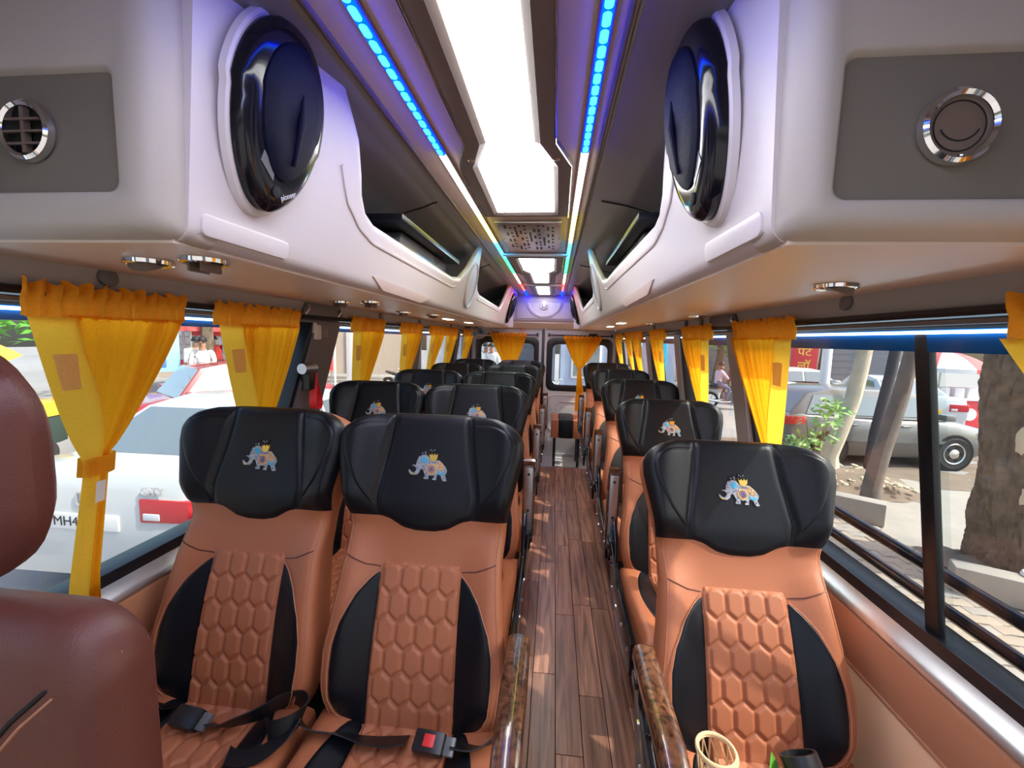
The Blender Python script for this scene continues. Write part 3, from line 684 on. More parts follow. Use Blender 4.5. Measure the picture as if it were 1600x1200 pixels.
# duct boxes seen through the openings
for s, lb in ((-1, 'grey glossy box standing inside the left overhead rack'), (1, 'grey glossy box standing inside the right overhead rack')):
    t = thing('rack_box', lb, 'box', (s*.50, 1.82, 1.513), 0, 'boxes in the racks')
    b = MB(); b.prism([(-.42,0),(.30,0),(.30,.20),(-.32,.20)], .19, lambda y, z, d: (s*(d-.075), y, z)); b.build('box_body', 'grey_box', t, bevel=.006)
    b = MB(); b.box(-.12, .13, -.46, .36, .205, .225); b.build('top_bracket', 'black_plastic', t, bevel=.003)
# vents: two large ones on the front faces, round ones under the racks
def big_vent(label, x, z, louvred):
    t = thing('air_vent', label, 'vent', (x, .551, z), 0, 'round air vents'); ax = (0, -1, 0)
    b = MB(); P = [(.038,0),(.041,.004),(.040,.012),(.036,.015),(.032,.012),(.031,0)]; n = 40
    b.loft([[(r*cos(2*pi*i/n), -h, r*sin(2*pi*i/n)) for i in range(n)] for r, h in P], True, False); b.build('chrome_ring', 'chrome', t)
    if louvred:
        MB().lathe([(.032,.0),(.032,.001)], 24, (0,0,0), ax).build('vent_throat', 'dark', t)
        for q in (-.016, 0, .016):
            w = sqrt(.031**2-q*q); b = MB(); b.loft([[(-w,-.004,q-.0015),(w,-.004,q-.0015),(w,-.013,q-.004),(-w,-.013,q-.004)],[(-w,-.004,q+.0015),(w,-.004,q+.0015),(w,-.013,q-.001),(-w,-.013,q-.001)]]); b.build('louvre_slat', 'vent_brown', t)
        MB().box(-.003,.003,-.012,-.004,-.03,.03).build('louvre_rod', 'vent_brown', t)
    else:
        MB().lathe([(.032,.0),(.032,.007),(.026,.0085),(.010,.0095)], 32, (0,0,0), ax).build('vent_flap', 'vent_brown', t)
        b = MB(); b.tube([(.022*cos(a), -.0095, .006+.022*sin(a)) for a in [pi*(1.15+.7*i/12) for i in range(13)]], .0009, 5); b.build('flap_seam', 'dark', t)
        b = MB(); b.tube([(.027*cos(a), -.0088, .027*sin(a)) for a in [2*pi*i/32 for i in range(33)]], .0008, 5); b.build('flap_groove', 'dark', t)
big_vent('open chrome ringed air vent with brown slats, left rack front', -.608, 1.612, True)
big_vent('closed chrome ringed air vent with brown flap, right rack front', .580, 1.590, False)
def low_vent(label, x, y, opened, grp='round vents under the racks'):
    t = thing('air_vent', label, 'vent', (x, y, 1.470), 0, grp)
    n = 28; P = [(.036,0),(.039,-.003),(.038,-.010),(.034,-.012),(.030,-.009),(.030,0)]
    MB().loft([[(r*cos(2*pi*i/n), r*sin(2*pi*i/n), h) for i in range(n)] for r, h in P], True, False).build('chrome_ring', 'chrome', t)
    if opened:
        MB().lathe([(.030,0),(.030,.001)], 20, (0,0,-.001), (0,0,-1)).build('vent_throat', 'dark', t)
        for q in (-.012, .012):
            b = MB(); b.box(q-.003, q+.003, -.022, .022, -.026, -.002); b.build('louvre_slat', 'vent_brown', t, bevel=.002)
    else:
        b = MB(); b.loft([[(.030*cos(a), .030*sin(a), -.006-.020*k*max(0, -sin(a-.4))) for a in [2*pi*i/24 for i in range(24)]] for k in (0, 1)]); b.build('vent_flap', 'vent_brown', t)
for x, y, op, lb in [(-.618,.72,False,'chrome round vent with half open flap under the left rack front'),(-.492,.705,True,'chrome round vent with two hanging slats under the left rack front'),
    (-.695,1.56,True,'outer chrome vent with hanging slats, second pair under the left rack'),(-.562,1.54,True,'inner chrome vent with hanging slats, second pair under the left rack'),
    (-.66,2.15,True,'outer small chrome vent under the left rack, third pair'),(-.56,2.35,False,'inner small chrome vent under the left rack, third pair'),
    (.708,.934,False,'brown flapped chrome vent under the right rack, nearest the front'),(.79,2.03,False,'brown flapped chrome vent under the right rack, above the second curtain'),(.78,2.92,True,'small chrome vent with hanging slats under the right rack, far back')]:
    low_vent(lb, x, y, op)
for x, y, lb in [(-.60,2.85,'small flush lamp glowing under the left rack, nearer one'),(-.57,3.4,'small flush lamp glowing under the left rack, farther one'),(.58,2.9,'small flush lamp glowing under the right rack, nearer one'),(.60,3.6,'small flush lamp glowing under the right rack, farther one')]:
    t = thing('reading_lamp', lb, 'lamp', (x, y, 1.47)); MB().box(-.03,.03,-.08,.08,-.006,0).build('lamp_rim', 'chrome', t, bevel=.002); MB().box(-.022,.022,-.07,.07,-.008,-.005).build('lamp_lens', 'led_white', t)
# ------------------------------------------------------------------ rear end
def rrect(x0, x1, z0, z1, r, k=7): return rr(x0, x1, z0, z1, r, k)
for s, nm, lb in ((-1, 'door_1', ''), (1, 'door_2', '')):
    x0, x1 = sorted((s*.012, s*.885)); wx0, wx1 = (-.77, -.112) if s < 0 else (.118, .782); wz0, wz1 = .79, 1.29
    b = MB(); ring_prism(b, rrect(x0, x1, -.15, 1.475, .05), rrect(wx0-.07, wx1+.06, wz0-.075, wz1+.075, .08), lambda a, c, d: (a, 5.15+d, c), 0, .05)
    d = struct(nm, b, 'door_white', bevel=.006)
    b = MB(); ring_prism(b, rrect(wx0-.072, wx1+.062, wz0-.077, wz1+.077, .08), rrect(wx0, wx1, wz0, wz1, .07), lambda a, c, e: (a, 5.145+e, c), 0, .04); b.build('window_seal', 'rubber', d, bevel=.004)
    b = MB(); b.prism(rrect(wx0-.01, wx1+.01, wz0-.01, wz1+.01, .07), .004, lambda a, c, e: (a, 5.172+e, c)); b.build('pane', 'pane', d)
    for q, (a0, a1, c0, c1) in enumerate(((wx0-.02, wx1+.02, .22, .66), (wx0+.08, wx1-.08, .30, .58), (wx0-.02, wx1+.02, -.08, .16))):
        lp = rrect(a0, a1, c0, c1, .05); b = MB(); b.tube([(p, 5.150, z) for p, z in lp+lp[:1]], .007, 6); b.build('pressed_rib', 'door_white', d)
    MB().tube([(wx0-.06, 5.12, 1.40), (wx1+.05, 5.12, 1.395)], .008, 8).build('curtain_rod', 'rubber', d)
    for xx in (wx0-.05, wx1+.04): MB().box(xx-.012, xx+.012, 5.11, 5.15, 1.385, 1.42).build('rod_bracket', 'rubber', d, bevel=.003)
    MB().box(s*.60-.05, s*.60+.05, 5.125, 5.15, 1.405, 1.425).build('hinge_bar', 'rubber', d, bevel=.003)
b = MB(); b.box(-.016, .016, 5.135, 5.17, -.15, 1.475); struct('trim_1', b, 'rubber', bevel=.004)
for s, q in ((-1, 2), (1, 3)):
    b = MB(); b.box(*sorted((s*.885, s*1.02)), 5.10, 5.2, -.15, 1.5); b2 = struct('trim_%d' % q, b, 'rear_panel', bevel=.02)
    MB().box(*sorted((s*.882, s*.905)), 5.09, 5.11, .3, 1.47).build('pillar_seal', 'rubber', b2, bevel=.004)
b = MB(); b.prism([(5.0,1.90),(5.0,1.575),(5.03,1.545),(5.13,1.475),(5.22,1.475),(5.22,1.95)], 2.0, lambda y, z, d: (d-1.0, y, z)); hd = struct('wall_rear', b, 'rear_panel', bevel=.012)
MB().prism([(5.028,1.540),(5.128,1.470),(5.13,1.478),(5.03,1.548)], 1.7, lambda y, z, d: (d-.85, y, z)).build('header_lining', 'underside', hd)
t = thing('rear_cover_panel', 'pale moulded panel with half round relief above the rear doors', 'panel', (0, 5.0, 1.58))
b = MB(); b.prism(rrect(-.325, .325, .008, .205, .012), .008, lambda a, c, d: (a, -d, c)); b.build('cover_plate', 'rear_panel', t, bevel=.003)
lp = rrect(-.326, .326, .007, .206, .012); b = MB(); b.tube([(a, -.002, c) for a, c in lp+lp[:1]], .0035, 6); b.build('cover_seam', 'frame_taupe', t)
b = MB(); n = 24
o_ = [(-.205*cos(pi*i/n), .198-.175*sin(pi*i/n)) for i in range(n+1)]; i_ = [(-.165*cos(pi*i/n), .192-.138*sin(pi*i/n)) for i in range(n+1)]
b.prism(o_+i_[::-1], .014, lambda a, c, d: (a, -.008-d, c)); b.build('half_round_relief', 'rear_panel', t, bevel=.004)
b = MB(); b.lathe([(.050,0),(.050,.014),(.040,.018)], 24, (0,-.008,.165), (0,-1,0)); b.build('lock_boss', 'rear_panel', t)
b = MB(); b.lathe([(.026,0),(.026,.006),(.018,.009),(.016,.004),(.006,.004),(.004,.009)], 20, (0,-.026,.165), (0,-1,0)); b.build('round_lock', 'chrome', t)
# red letters above the left rear curtain
t = thing('exit_sign', 'red letters on the door frame above the left rear curtain', 'sign', (-.262, 5.118, 1.452))
for i, ch in enumerate('EX'): text(ch, 'letter', .055, 'red_plastic', t, (-.02+.042*i, 0, 0), (RAD(90), 0, 0), .003)
# folded middle seat between the rear rows
t = thing('rear_middle_seat', 'low middle seat with pale striped top before the rear doors', 'seat', (.305, 4.62, 0))
for x0, x1, m in ((-.175,-.085,'tan'),(.07,.19,'tan')):
    MB().box(x0, x1, 0, .46, .24, .452).build('side_cushion', m, t, bevel=.02)
MB().box(-.085, .07, 0, .46, .24, .454).build('centre_strip', 'black_leather', t, bevel=.018)
for q in (.12, .24, .36): MB().tube([(-.172, q, .451), (.187, q, .451)], .003, 6).build('cross_seam', 'tan_dark', t)
for x in (-.13, .14):
    for y in (.08, .38): MB().box(x-.015, x+.015, y-.015, y+.015, -.12, .25).build('leg', 'gloss_black', t, bevel=.003)
b = MB(); b.tube([(.15+.03*cos(a), -.02, .37+.035*sin(a)) for a in [2*pi*i/16 for i in range(17)]], .006, 6); b.build('brass_loop', 'gold', t)

# ------------------------------------------------------------------ curtains
def curtain(label, fn, top, hem, gat, zg, bot, zb, flap, ztop=1.428, pl=10, tie=True, patch=True, seed=0, zh=1.362, loc=(0,0,0)):
    """fn(a, z, d) places a point: a along the wall, d into the cabin; top/gat/bot = (a0, a1); flap +1: hem strip on the a1 side, -1: a0 side"""
    t = thing('window_curtain', label, 'curtain', loc, 0, 'yellow window curtains'); rn = random.Random(seed); ph = rn.random()*6
    def edges(z):
        if z >= zg+.02:
            k = (z-zg-.02)/(zh-zg-.02); k = max(0, min(1, k)); k = k**.78
            return lerp(gat[0], top[0], k), lerp(gat[1], top[1], k)
        if z >= zg-.02: return gat
        k = (zg-.02-z)/(zg-.02-zb); return lerp(gat[0], bot[0], k), lerp(gat[1], bot[1], k)
    Ld = lambda p: tuple(Vector(p)-Vector(loc))
    def amp(z): return .015*sst(zg, zh, z)+.004
    def surf(a, z, extra=0):
        l, r = edges(z)
        if flap:
            k0 = (lerp(.52, .24, sst(zg, zh, z)) if z > zg else .50)-.03; a = k0+(1-k0)*a if flap < 0 else (1-k0)*a
        w = a + .012*sin(a*23+ph)
        d = .014 + amp(z)*(1.5*abs(sin(w*pl*1.5*pi+ph))**.6-.5+.22*sin(w*pl*4.3*pi+2*ph+z*3))*(.7+.3*sin(a*7+ph)) + .5*amp(z)
        return Ld(fn(lerp(l, r, a), z, d+extra))
    b = MB(); zs = [zh+.004, zh-.02]+[lerp(zh-.05, zg+.02, i/14) for i in range(15)]+[zg, zg-.02]+[lerp(zg-.05, zb, i/8) for i in range(9)]
    b.grid(lambda a, q: surf(a, zs[round(q*(len(zs)-1))]), 90, len(zs)-1); b.build('pleated_cloth', 'curtain', t, ang=80)
    # gathered heading
    b = MB(); hz = [ztop, ztop-.006, ztop-.02, ztop-.034, (ztop+zh)/2-.006, zh+.006, zh-.002]
    def head(a, q):
        i = round(q*(len(hz)-1)); z = hz[i]; l, r = edges(zh+.01); ex = .012 if i in (1,2) else (.004 if i < 5 else .010)
        w = a; d = .024+ex*.5+.007*sin(w*pl*3.1*pi+ph)+.003*sin(w*pl*7*pi); z += .006*sin(w*pl*2.3*pi+ph*2)*(1 if i < 2 else .2)
        return Ld(fn(lerp(l-.006, r+.006, a), z, d))
    b.grid(head, 90, len(hz)-1); b.build('gathered_heading', 'curtain_head', t, ang=80)
    # flat hem strip along one edge
    if flap:
        b = MB(); zz = [lerp(zh-.002, zg+.01, i/16) for i in range(17)]+[lerp(zg-.03, zb, i/6) for i in range(7)]
        def fl(a, q):
            z = zz[round(q*(len(zz)-1))]; l, r = edges(z); wd = lerp(.52, .24, sst(zg, zh, z)) if z > zg else .50
            k = a*wd if flap < 0 else 1-a*wd
            return Ld(fn(lerp(l, r, k)+(-.004 if flap < 0 else .004)*(a < .1), z, .034+.008*sin(a*pi)+.5*amp(z)))
        b.grid(fl, 8, len(zz)-1); b.build('edge_hem', 'curtain_hem', t, ang=80)
        if patch:
            b = MB()
            def pt(a, q):
                z = lerp(zh-.075, zh-.15, q); l, r = edges(z); k = (.03+a*.15) if flap < 0 else 1-(.03+a*.15)
                return Ld(fn(lerp(l, r, k), z, .0465+.5*amp(z)))
            b.grid(pt, 3, 3); b.build('hook_patch', 'velcro', t)
    if tie:
        b = MB(); l, r = gat
        b.loft([[Ld(fn(lerp(l-.004, r+.004, .5-.5*cos(a)), z, .022+.026*sin(a)*(1 if a < pi else .5))) for a in [2*pi*i/24 for i in range(24)]] for z in (zg-.022, zg-.020, zg+.020, zg+.022)], True, False)
        b.build('tie_band', 'curtain_hem', t, ang=60)
    return t
def wallfn(s): return lambda a, z, d: (s*(XW(z)-.018-d), a, z)
def wc(label, s, top, gat, zg, bot, zb, flap, **k):
    return curtain(label, wallfn(s), top, flap, gat, zg, bot, zb, flap, loc=(s*.87, (top[0]+top[1])/2, 1.42), **k)
c1 = wc('large yellow pleated curtain tied at its waist on the front left window', -1, (.688,1.025), (.805,.872), 1.028, (.785,.868), .66, -1, pl=8, seed=1)
b = MB(); b.grid(lambda a, q: tuple(Vector((-1*(XW(z_)-.018-.058), lerp(.812,.832,a), z_))-c1.location) if (z_ := lerp(.995,.945,q)) else None, 2, 2); b.build('hook_patch', 'velcro_white', c1, label='white hook and loop patch below the tie')
wc('yellow pleated curtain left of the strap pillar, behind the window seat', -1, (1.135,1.54), (1.33,1.43), .93, (1.31,1.43), .70, -1, pl=9, seed=2)
wc('yellow curtain beyond the strap pillar, left windows', -1, (1.95,2.34), (2.08,2.20), .92, (2.06,2.2), .70, -1, pl=9, seed=3)
wc('yellow curtain fourth from the front, left windows', -1, (2.60,3.03), (2.74,2.88), .92, (2.72,2.88), .70, -1, pl=9, seed=4)
wc('yellow curtain fifth from the front, left windows', -1, (3.24,3.70), (3.30,3.42), .95, (3.28,3.40), .84, -1, pl=8, seed=5)
wc('yellow curtain overlapping the fifth one, left windows', -1, (3.70,4.18), (3.85,4.0), .92, (3.85,4.0), .70, -1, pl=8, seed=6)
wc('yellow curtain nearest the rear doors, left windows', -1, (4.44,4.98), (4.6,4.78), .92, (4.6,4.78), .70, -1, pl=8, seed=7)
wc('yellow curtain beside the right front headrest', 1, (1.325,1.75), (1.49,1.585), .90, (1.49,1.59), .70, -1, pl=8, seed=8)
wc('yellow curtain second along the right windows', 1, (1.995,2.435), (2.15,2.27), .92, (2.14,2.28), .70, -1, pl=8, seed=9)
wc('yellow curtain third along the right windows', 1, (2.80,3.24), (2.95,3.08), .92, (2.95,3.08), .70, -1, pl=8, seed=10)
wc('yellow curtain fourth along the right windows', 1, (3.50,3.92), (3.62,3.78), .92, (3.62,3.78), .70, -1, pl=8, seed=11)
wc('yellow curtain fifth along the right windows', 1, (3.93,4.34), (3.97,4.09), .95, (3.96,4.08), .74, -1, pl=8, seed=12)
wc('yellow curtain nearest the rear doors, right windows', 1, (4.50,4.98), (4.65,4.8), .92, (4.65,4.8), .70, -1, pl=8, seed=13)
wc('yellow curtain corner at the right edge of the front right window', 1, (.32,.735), (.38,.46), 1.00, (.42,.50), .70, 1, pl=8, seed=14)
rearfn = lambda a, z, d: (a, 5.105-d, z)
curtain('yellow fan shaped curtain over the left rear door window', rearfn, (-.645,-.205), None, (-.46,-.34), 1.00, (-.47,-.33), .62, 0, ztop=1.415, zh=1.38, pl=8, seed=15, patch=False, loc=(-.42,5.08,1.4))
curtain('yellow curtain cinched narrow over the right rear door window', rearfn, (.25,.70), None, (.425,.47), .985, (.41,.545), .48, 0, ztop=1.392, zh=1.36, pl=8, seed=16, tie=False, patch=False, loc=(.47,5.08,1.38))

# ------------------------------------------------------------------ things on pillars and walls
t = thing('pillar_lamp', 'small white and grey lamp high on the left strap pillar', 'lamp', (-.885, 1.74, 1.36))
MB().box(-.02, .012, -.055, -.005, -.045, .04).build('lamp_lens', 'white_shell', t, bevel=.008); MB().box(-.02, .010, -.005, .05, -.04, .035).build('lamp_body', 'grey_box', t, bevel=.008)
t = thing('belt_hanger', 'red strap loop hanging from a grey clip on the left pillar', 'strap', (-.895, 1.665, 1.195))
b = MB(); b.tube([(0,-.05,0),(.005,.03,-.002)], .022, 14); b.build('clip', 'alu', t)
MB().box(-.02, .02, -.03, .03, -.09, -.015).build('clip_bracket', 'black_plastic', t, bevel=.005)
pts = [((.012+.01*sin(q*pi), .015+.028*sin(2*pi*q)*(.3+.7*sin(q*pi)), -.02-.155*(sin(q*pi))**.8), (1, .35, 0)) for q in [i/20 for i in range(21)]]
b = MB(); b.ribbon(pts, .030, .0015); b.build('strap_loop', 'red_plastic', t)
for y0, s, lb in ((1.57, -1, 'dark grab handle recess above the left strap pillar'), (1.76, 1, 'dark grab handle recess above the right curtain pillar')):
    t = thing('grab_handle', lb, 'handle', (s*.872, y0, 1.44))
    b = MB(); b.prism([(0,-.03),(.04,.025),(.30,.025),(.33,-.02)], .014, lambda y, z, d: (-s*d, y, z)); b.build('handle_plate', 'wall_grey_dark', t, bevel=.005)
    for yy in (.035, .285): b = MB(); b.tube([(-s*.012, yy-.010, -.02), (-s*.022, yy, 0), (-s*.014, yy+.012, .015)], .005, 8); b.build('handle_clip', 'alu', t)
t = thing('wall_fan', 'small round fan with white wire cage by the rear left curtain', 'fan', (-.70, 4.62, 1.432))
ax = Vector((.5, -.75, -.42)).normalized(); A = ax.orthogonal().normalized(); B = ax.cross(A)
for h, r in ((.025, .095), (.0, .100), (.045, .06)):
    b = MB(); b.tube([A*r*cos(2*pi*i/28)+B*r*sin(2*pi*i/28)+ax*h for i in range(29)], .003, 6); b.build('cage_ring', 'door_white', t)
b = MB()
for i in range(28):
    a = 2*pi*i/28; d = A*cos(a)+B*sin(a); b.tube([d*.10, d*.095+ax*.025, d*.06+ax*.045, d*.02+ax*.050], .0012, 4)
b.build('cage_wires', 'door_white', t, kind='stuff')
b = MB(); b.lathe([(.028,0),(.03,.03),(.02,.055),(.01,.058)], 16, (0,0,0), ax); b.build('hub', 'blue_film', t)
for i in range(3):
    a = 2*pi*i/3; d = A*cos(a)+B*sin(a); e = ax.cross(d); b = MB(); b.loft([[d*.02-e*.008-ax*.004, d*.085-e*.03-ax*.010, d*.088+e*.02+ax*.006, d*.02+e*.008+ax*.004], [d*.02-e*.008, d*.085-e*.03-ax*.006, d*.088+e*.02+ax*.010, d*.02+e*.008+ax*.008]]); b.build('blade', 'blue_thread', t)
b = MB(); b.tube([(0,0,0), tuple(-ax*.05), (-.10,.03,.03), (-.17,.03,.03)], .016, 10); b.build('fan_bracket', 'grey_box', t)

# ------------------------------------------------------------------ seat belts, basket, foreground seat
def pad3(pts, n=6):
    """smooth a polyline of (point, width dir)"""
    o = []
    for i in range(len(pts)-1):
        p0, p1, p2, p3 = [Vector(pts[max(0, min(len(pts)-1, i+k))][0]) for k in (-1, 0, 1, 2)]
        for j in range(n):
            u = j/n; p = .5*((2*p1)+(p2-p0)*u+(2*p0-5*p1+4*p2-p3)*u*u+(3*p1-p0-3*p2+p3)*u**3)
            o.append((p, Vector(pts[i][1]).lerp(Vector(pts[i+1][1]), u)))
    o.append((Vector(pts[-1][0]), Vector(pts[-1][1]))); return o
def buckle(t, loc, rz, tilt=0, red=False):
    b = MB(); b.box(-.036, .036, -.022, .022, -.012, .014); k = b.build('buckle', 'black_plastic', t, bevel=.006); k.location = loc; k.rotation_euler = (tilt, 0, rz)
    if red:
        b = MB(); b.box(-.012, .014, -.012, .012, .0135, .017); r = b.build('release_button', 'red_plastic', k, bevel=.002)
    b = MB(); b.box(.036, .060, -.018, .018, -.006, .006); b.build('tongue', 'grey_box', k, bevel=.003)
    return k
t = thing('seat_belt', 'black lap belt with red release button across the front left aisle seat', 'seat belt', (0,0,0), 0, 'lap belts on the front seats')
up = (0, -.6, .8)
b = MB(); b.ribbon(pad3([((-.455,.865,.415),up),((-.41,.84,.408),up),((-.34,.845,.402),(0,-.7,.7)),((-.27,.84,.400),(0,-.9,.5)),((-.22,.84,.402),(0,-1,.4)),((-.17,.845,.408),(0,-1,.5))]), .046, .0014); b.build('webbing', 'webbing', t)
b = MB(); b.ribbon(pad3([((-.065,.845,.412),(0,-1,.5)),((-.02,.848,.404),(0,-.9,.6)),((.02,.86,.41),up),((.045,.885,.425),up)]), .046, .0014); b.build('webbing', 'webbing', t)
buckle(t, (-.115, .838, .414), RAD(-4), RAD(24), True)
t = thing('seat_belt', 'coiled black lap belt with plain buckle on the front left window seat', 'seat belt', (0,0,0), 0, 'lap belts on the front seats')
b = MB(); b.ribbon(pad3([((-.90,.87,.41),up),((-.83,.86,.412),up),((-.78,.85,.41),(0,-.8,.6))]), .046, .0014); b.build('webbing', 'webbing', t)
k = buckle(t, (-.715, .835, .405), RAD(-6), RAD(28))
b = MB(); b.ribbon(pad3([((-.655,.83,.402),(0,-.8,.7)),((-.62,.825,.405),(.1,-.7,.8)),((-.58,.835,.415),(0,-.5,.9)),((-.54,.86,.418),(0,-.3,1)),((-.50,.89,.430),(.2,-.2,1)),((-.46,.895,.432),(.4,0,1)),((-.435,.865,.428),(.3,.3,1)),((-.45,.83,.424),(0,.4,1)),((-.49,.815,.418),(-.2,.2,1)),((-.505,.83,.415),(-.3,.1,1))]), .046, .0014); b.build('webbing', 'webbing', t)
b = MB(); b.ribbon(pad3([((-.44,.85,.425),(.5,-.5,.5)),((-.455,.81,.412),(.7,-.5,.3)),((-.49,.775,.402),(.6,-.8,.1)),((-.535,.765,.398),(.4,-.9,.1)),((-.56,.772,.397),(.4,-.9,.1))]), .048, .0014); b.build('webbing', 'webbing', t)
t = thing('cane_basket', 'small open cane basket on the front right seat cushion', 'basket', (.522, .785, .372))
def bk(a, h): r = lerp(.048, .036, h); return (r*cos(a)-.035*h, r*sin(a), h*.165)
for h in (0, .5, .97, 1.0):
    b = MB(); b.tube([bk(2*pi*i/28, h) for i in range(29)], .0036 if h > .9 else .0024, 6); b.build('cane_hoop', 'rattan', t)
for i in range(14):
    for d in (-1, 1): b = MB(); b.tube([bk(2*pi*(i+d*q*1.6)/14, q) for q in (0,.25,.5,.75,1)], .0017, 5); b.build('cane_strand', 'rattan', t)
t = thing('leaf_sprig', 'small green leaf sprig beside the cane basket', 'plant', (.618, .79, .385))
for k_ in range(4):
    a = k_*1.7+.3; b = MB(); b.grid(lambda u, v: ((u-.5)*.034*sin(pi*max(.02,v))*cos(a)+.05*v*sin(a)*.5, (u-.5)*.034*sin(pi*max(.02,v))*sin(a)-.05*v*cos(a)*.5, .01+.150*v-.03*v*v+abs(u-.5)*.012), 4, 8); b.build('leaf', 'leaf', t)
t = tag(MB().lathe([(.030,0),(.036,.004),(.036,.19),(.031,.19),(.031,.01)], 24, (.700,.70,.375), (-.22,.62,.75)).build('black_tube', 'black_plastic'), 'short hollow black tube leaning on the front right seat', 'tube')
# dark seat at the left edge, close to the camera
t = thing('front_seat', 'dark brown leather seat back close by at the lower left edge', 'seat', (-.592, .44, -.022))
def slabgrid(x0, x1, z0, z1, y0, y1, r, bul=0):
    b = MB(); loops = []
    for d, ins in ((0, .035), (.006, .016), (.020, .004), (.040, 0)): loops.append([(x, y0+d-bul*0, z) for x, z in rr(x0+ins, x1-ins, z0+ins, z1-ins, r, 8)])
    for d, ins in ((.040, 0), (.020, .004), (.006, .016), (0, .035)): loops.append([(x, y1-d, z) for x, z in rr(x0+ins, x1-ins, z0+ins, z1-ins, r, 8)])
    return b.loft(loops)
slabgrid(-.30, .240, .30, 1.028, -.07, .02, .075).build('backrest', 'tan_dark', t, ang=50)
b = MB(); sm = [(.222,-.032,.988),(.205,-.058,.978),(.175,-.0695,.955),(.13,-.0705,.915),(.085,-.0705,.865),(.04,-.0705,.80),(.01,-.0705,.72),(0,-.0705,.50)]
b.tube(sm, .0032, 6); b.build('seam', 'black_seam', t)
b = MB(); b.tube([(x+.010, y+.0008, z-.006) for x, y, z in sm], .0022, 6); b.build('seam', 'thread', t)
slabgrid(-.24, .105, 1.035, 1.345, -.05, .03, .11).build('headrest', 'tan_dark', t, ang=50)
for x in (-.15, -.03): b = MB(); b.tube([(x,-.01,.97),(x,-.01,1.06)], .008, 8); b.build('headrest_post', 'chrome', t)
b = MB(); slabgrid(-.26, .28, .22, .42, .08, .10, .05); MB().box(-.25,.22,.02,.10,.25,.45).build('seat_pan', 'black_plastic', t, bevel=.01)
for x in (-.2, .2): MB().box(x-.02, x+.02, -.04, .015, .022, .32).build('leg', 'gloss_black', t, bevel=.004)
# ------------------------------------------------------------------ outside
G = -.95; GL = -.85; GK = -.55
mat('asphalt', (.30, .29, .28), .9, bump=(60, .4, 'n'), var=(1.5, .12))
mat('concrete', (.34, .315, .275), .9, bump=(40, .5, 'n'), var=(3, .18))
mat('dirt', (.20, .155, .115), 1, bump=(25, 1, 'n'), var=(4, .35))
mat('paver', (.38, .31, .24), .85, bump=(60, .5, 'n'), var=(2.2, .18))
mat('paver_grey', (.34, .31, .27), .85, bump=(60, .5, 'n'), var=(2.2, .18))
mat('bark', (.15, .115, .082), .95, bump=(30, 1, 'n'), var=(9, .75))
mat('bark_grey', (.17, .14, .12), .9, bump=(30, .8, 'n'), var=(7, .35))
mat('bark_pale', (.52, .45, .35), .9, bump=(14, .6, 'n'), var=(7, .25))
mat('bark_patch', (.52, .45, .32), .9, bump=(20, .6, 'n'))
mat('car_white', (.62, .64, .64), .18, coat=.5)
mat('car_grey', (.17, .172, .168), .25, .35, coat=.4)
mat('car_red', (.36, .03, .035), .2, coat=.6)
mat('car_glass', (.16, .20, .21), .04, spec=1.0, coat=1)
mat('tyre', (.03, .03, .03), .8)
mat('tail_red', (.62, .02, .03), .15, coat=.5)
mat('lamp_clear', (.75, .78, .80), .1, coat=.5)
mat('plate_white', (.80, .80, .78), .5)
mat('plate_yellow', (.85, .52, .05), .5)
mat('dark_text', (.03, .03, .04), .6)
mat('sign_red', (.70, .05, .06), .5)
mat('sign_yellow', (.95, .75, .10), .5)
mat('sign_blue', (.35, .70, .85), .5)
mat('blue_paint', (.07, .20, .55), .5)
mat('navy_text', (.06, .12, .40), .5)
mat('plaster', (.55, .56, .60), .85, var=(.8, .10))
mat('plaster_warm', (.52, .42, .33), .85, var=(.8, .15))
mat('plaster_blue', (.36, .42, .55), .85, var=(.8, .12))
mat('shutter', (.22, .22, .24), .6)
mat('cyan_paint', (.05, .55, .85), .5)
mat('auto_yellow', (.85, .55, .05), .4)
mat('auto_green', (.04, .07, .06), .5)
mat('canvas_grey', (.25, .26, .27), .7)
mat('umbrella_red', (.75, .12, .12), .7)
mat('umbrella_white', (.80, .78, .78), .7)
mat('skin', (.36, .19, .12), .6); mat('hair', (.012, .010, .010), .6)
mat('shirt_white', (.80, .80, .80), .8); mat('shirt_pink', (.70, .50, .56), .8); mat('shirt_red', (.60, .06, .05), .8); mat('shirt_maroon', (.20, .07, .10), .8)
mat('jeans', (.08, .14, .24), .8); mat('trouser_pale', (.55, .52, .45), .8); mat('trouser_dark', (.06, .06, .07), .8)
mat('stone_white', (.80, .78, .74), .8, bump=(30, .3, 'n'))

gr = MB(); gr.box(-60, 60, -40, 70, G-.5, G-.02); ground = struct('ground', gr, 'asphalt')
gp = MB(); gp.box(-40, -1.5, -20, 40, G-.3, GL); gp.build('left_road', 'asphalt', ground, bevel=.01)
gp = MB(); gp.box(-15, -8.0, 8.9, 14.6, G-.2, GK); gp.build('left_kerb', 'concrete', ground, bevel=.02)
gp = MB(); gp.box(1.35, 9.5, -4, 8.05, G-.3, G-.012); gp.build('pavement_bed', 'concrete', ground, bevel=.01)
gp = MB(); gp.grid(lambda a, b: (lerp(4.2, 11.5, a), lerp(7.35, 10.6, b), G-.008+.03*noise.noise((a*9, b*7, 1))), 30, 16); gp.build('dirt_strip', 'dirt', ground)
gp = MB(); gp.grid(lambda a, b: (4.0+1.9*a+.5*b, 6.6+1.5*b, G-.01+.23*sst(0,.35,min(a,1-a))*sst(0,.4,min(b,1-b))+.02*noise.noise((a*9, b*9, 4))), 20, 16); gp.build('rubble_mound', 'dirt', ground)
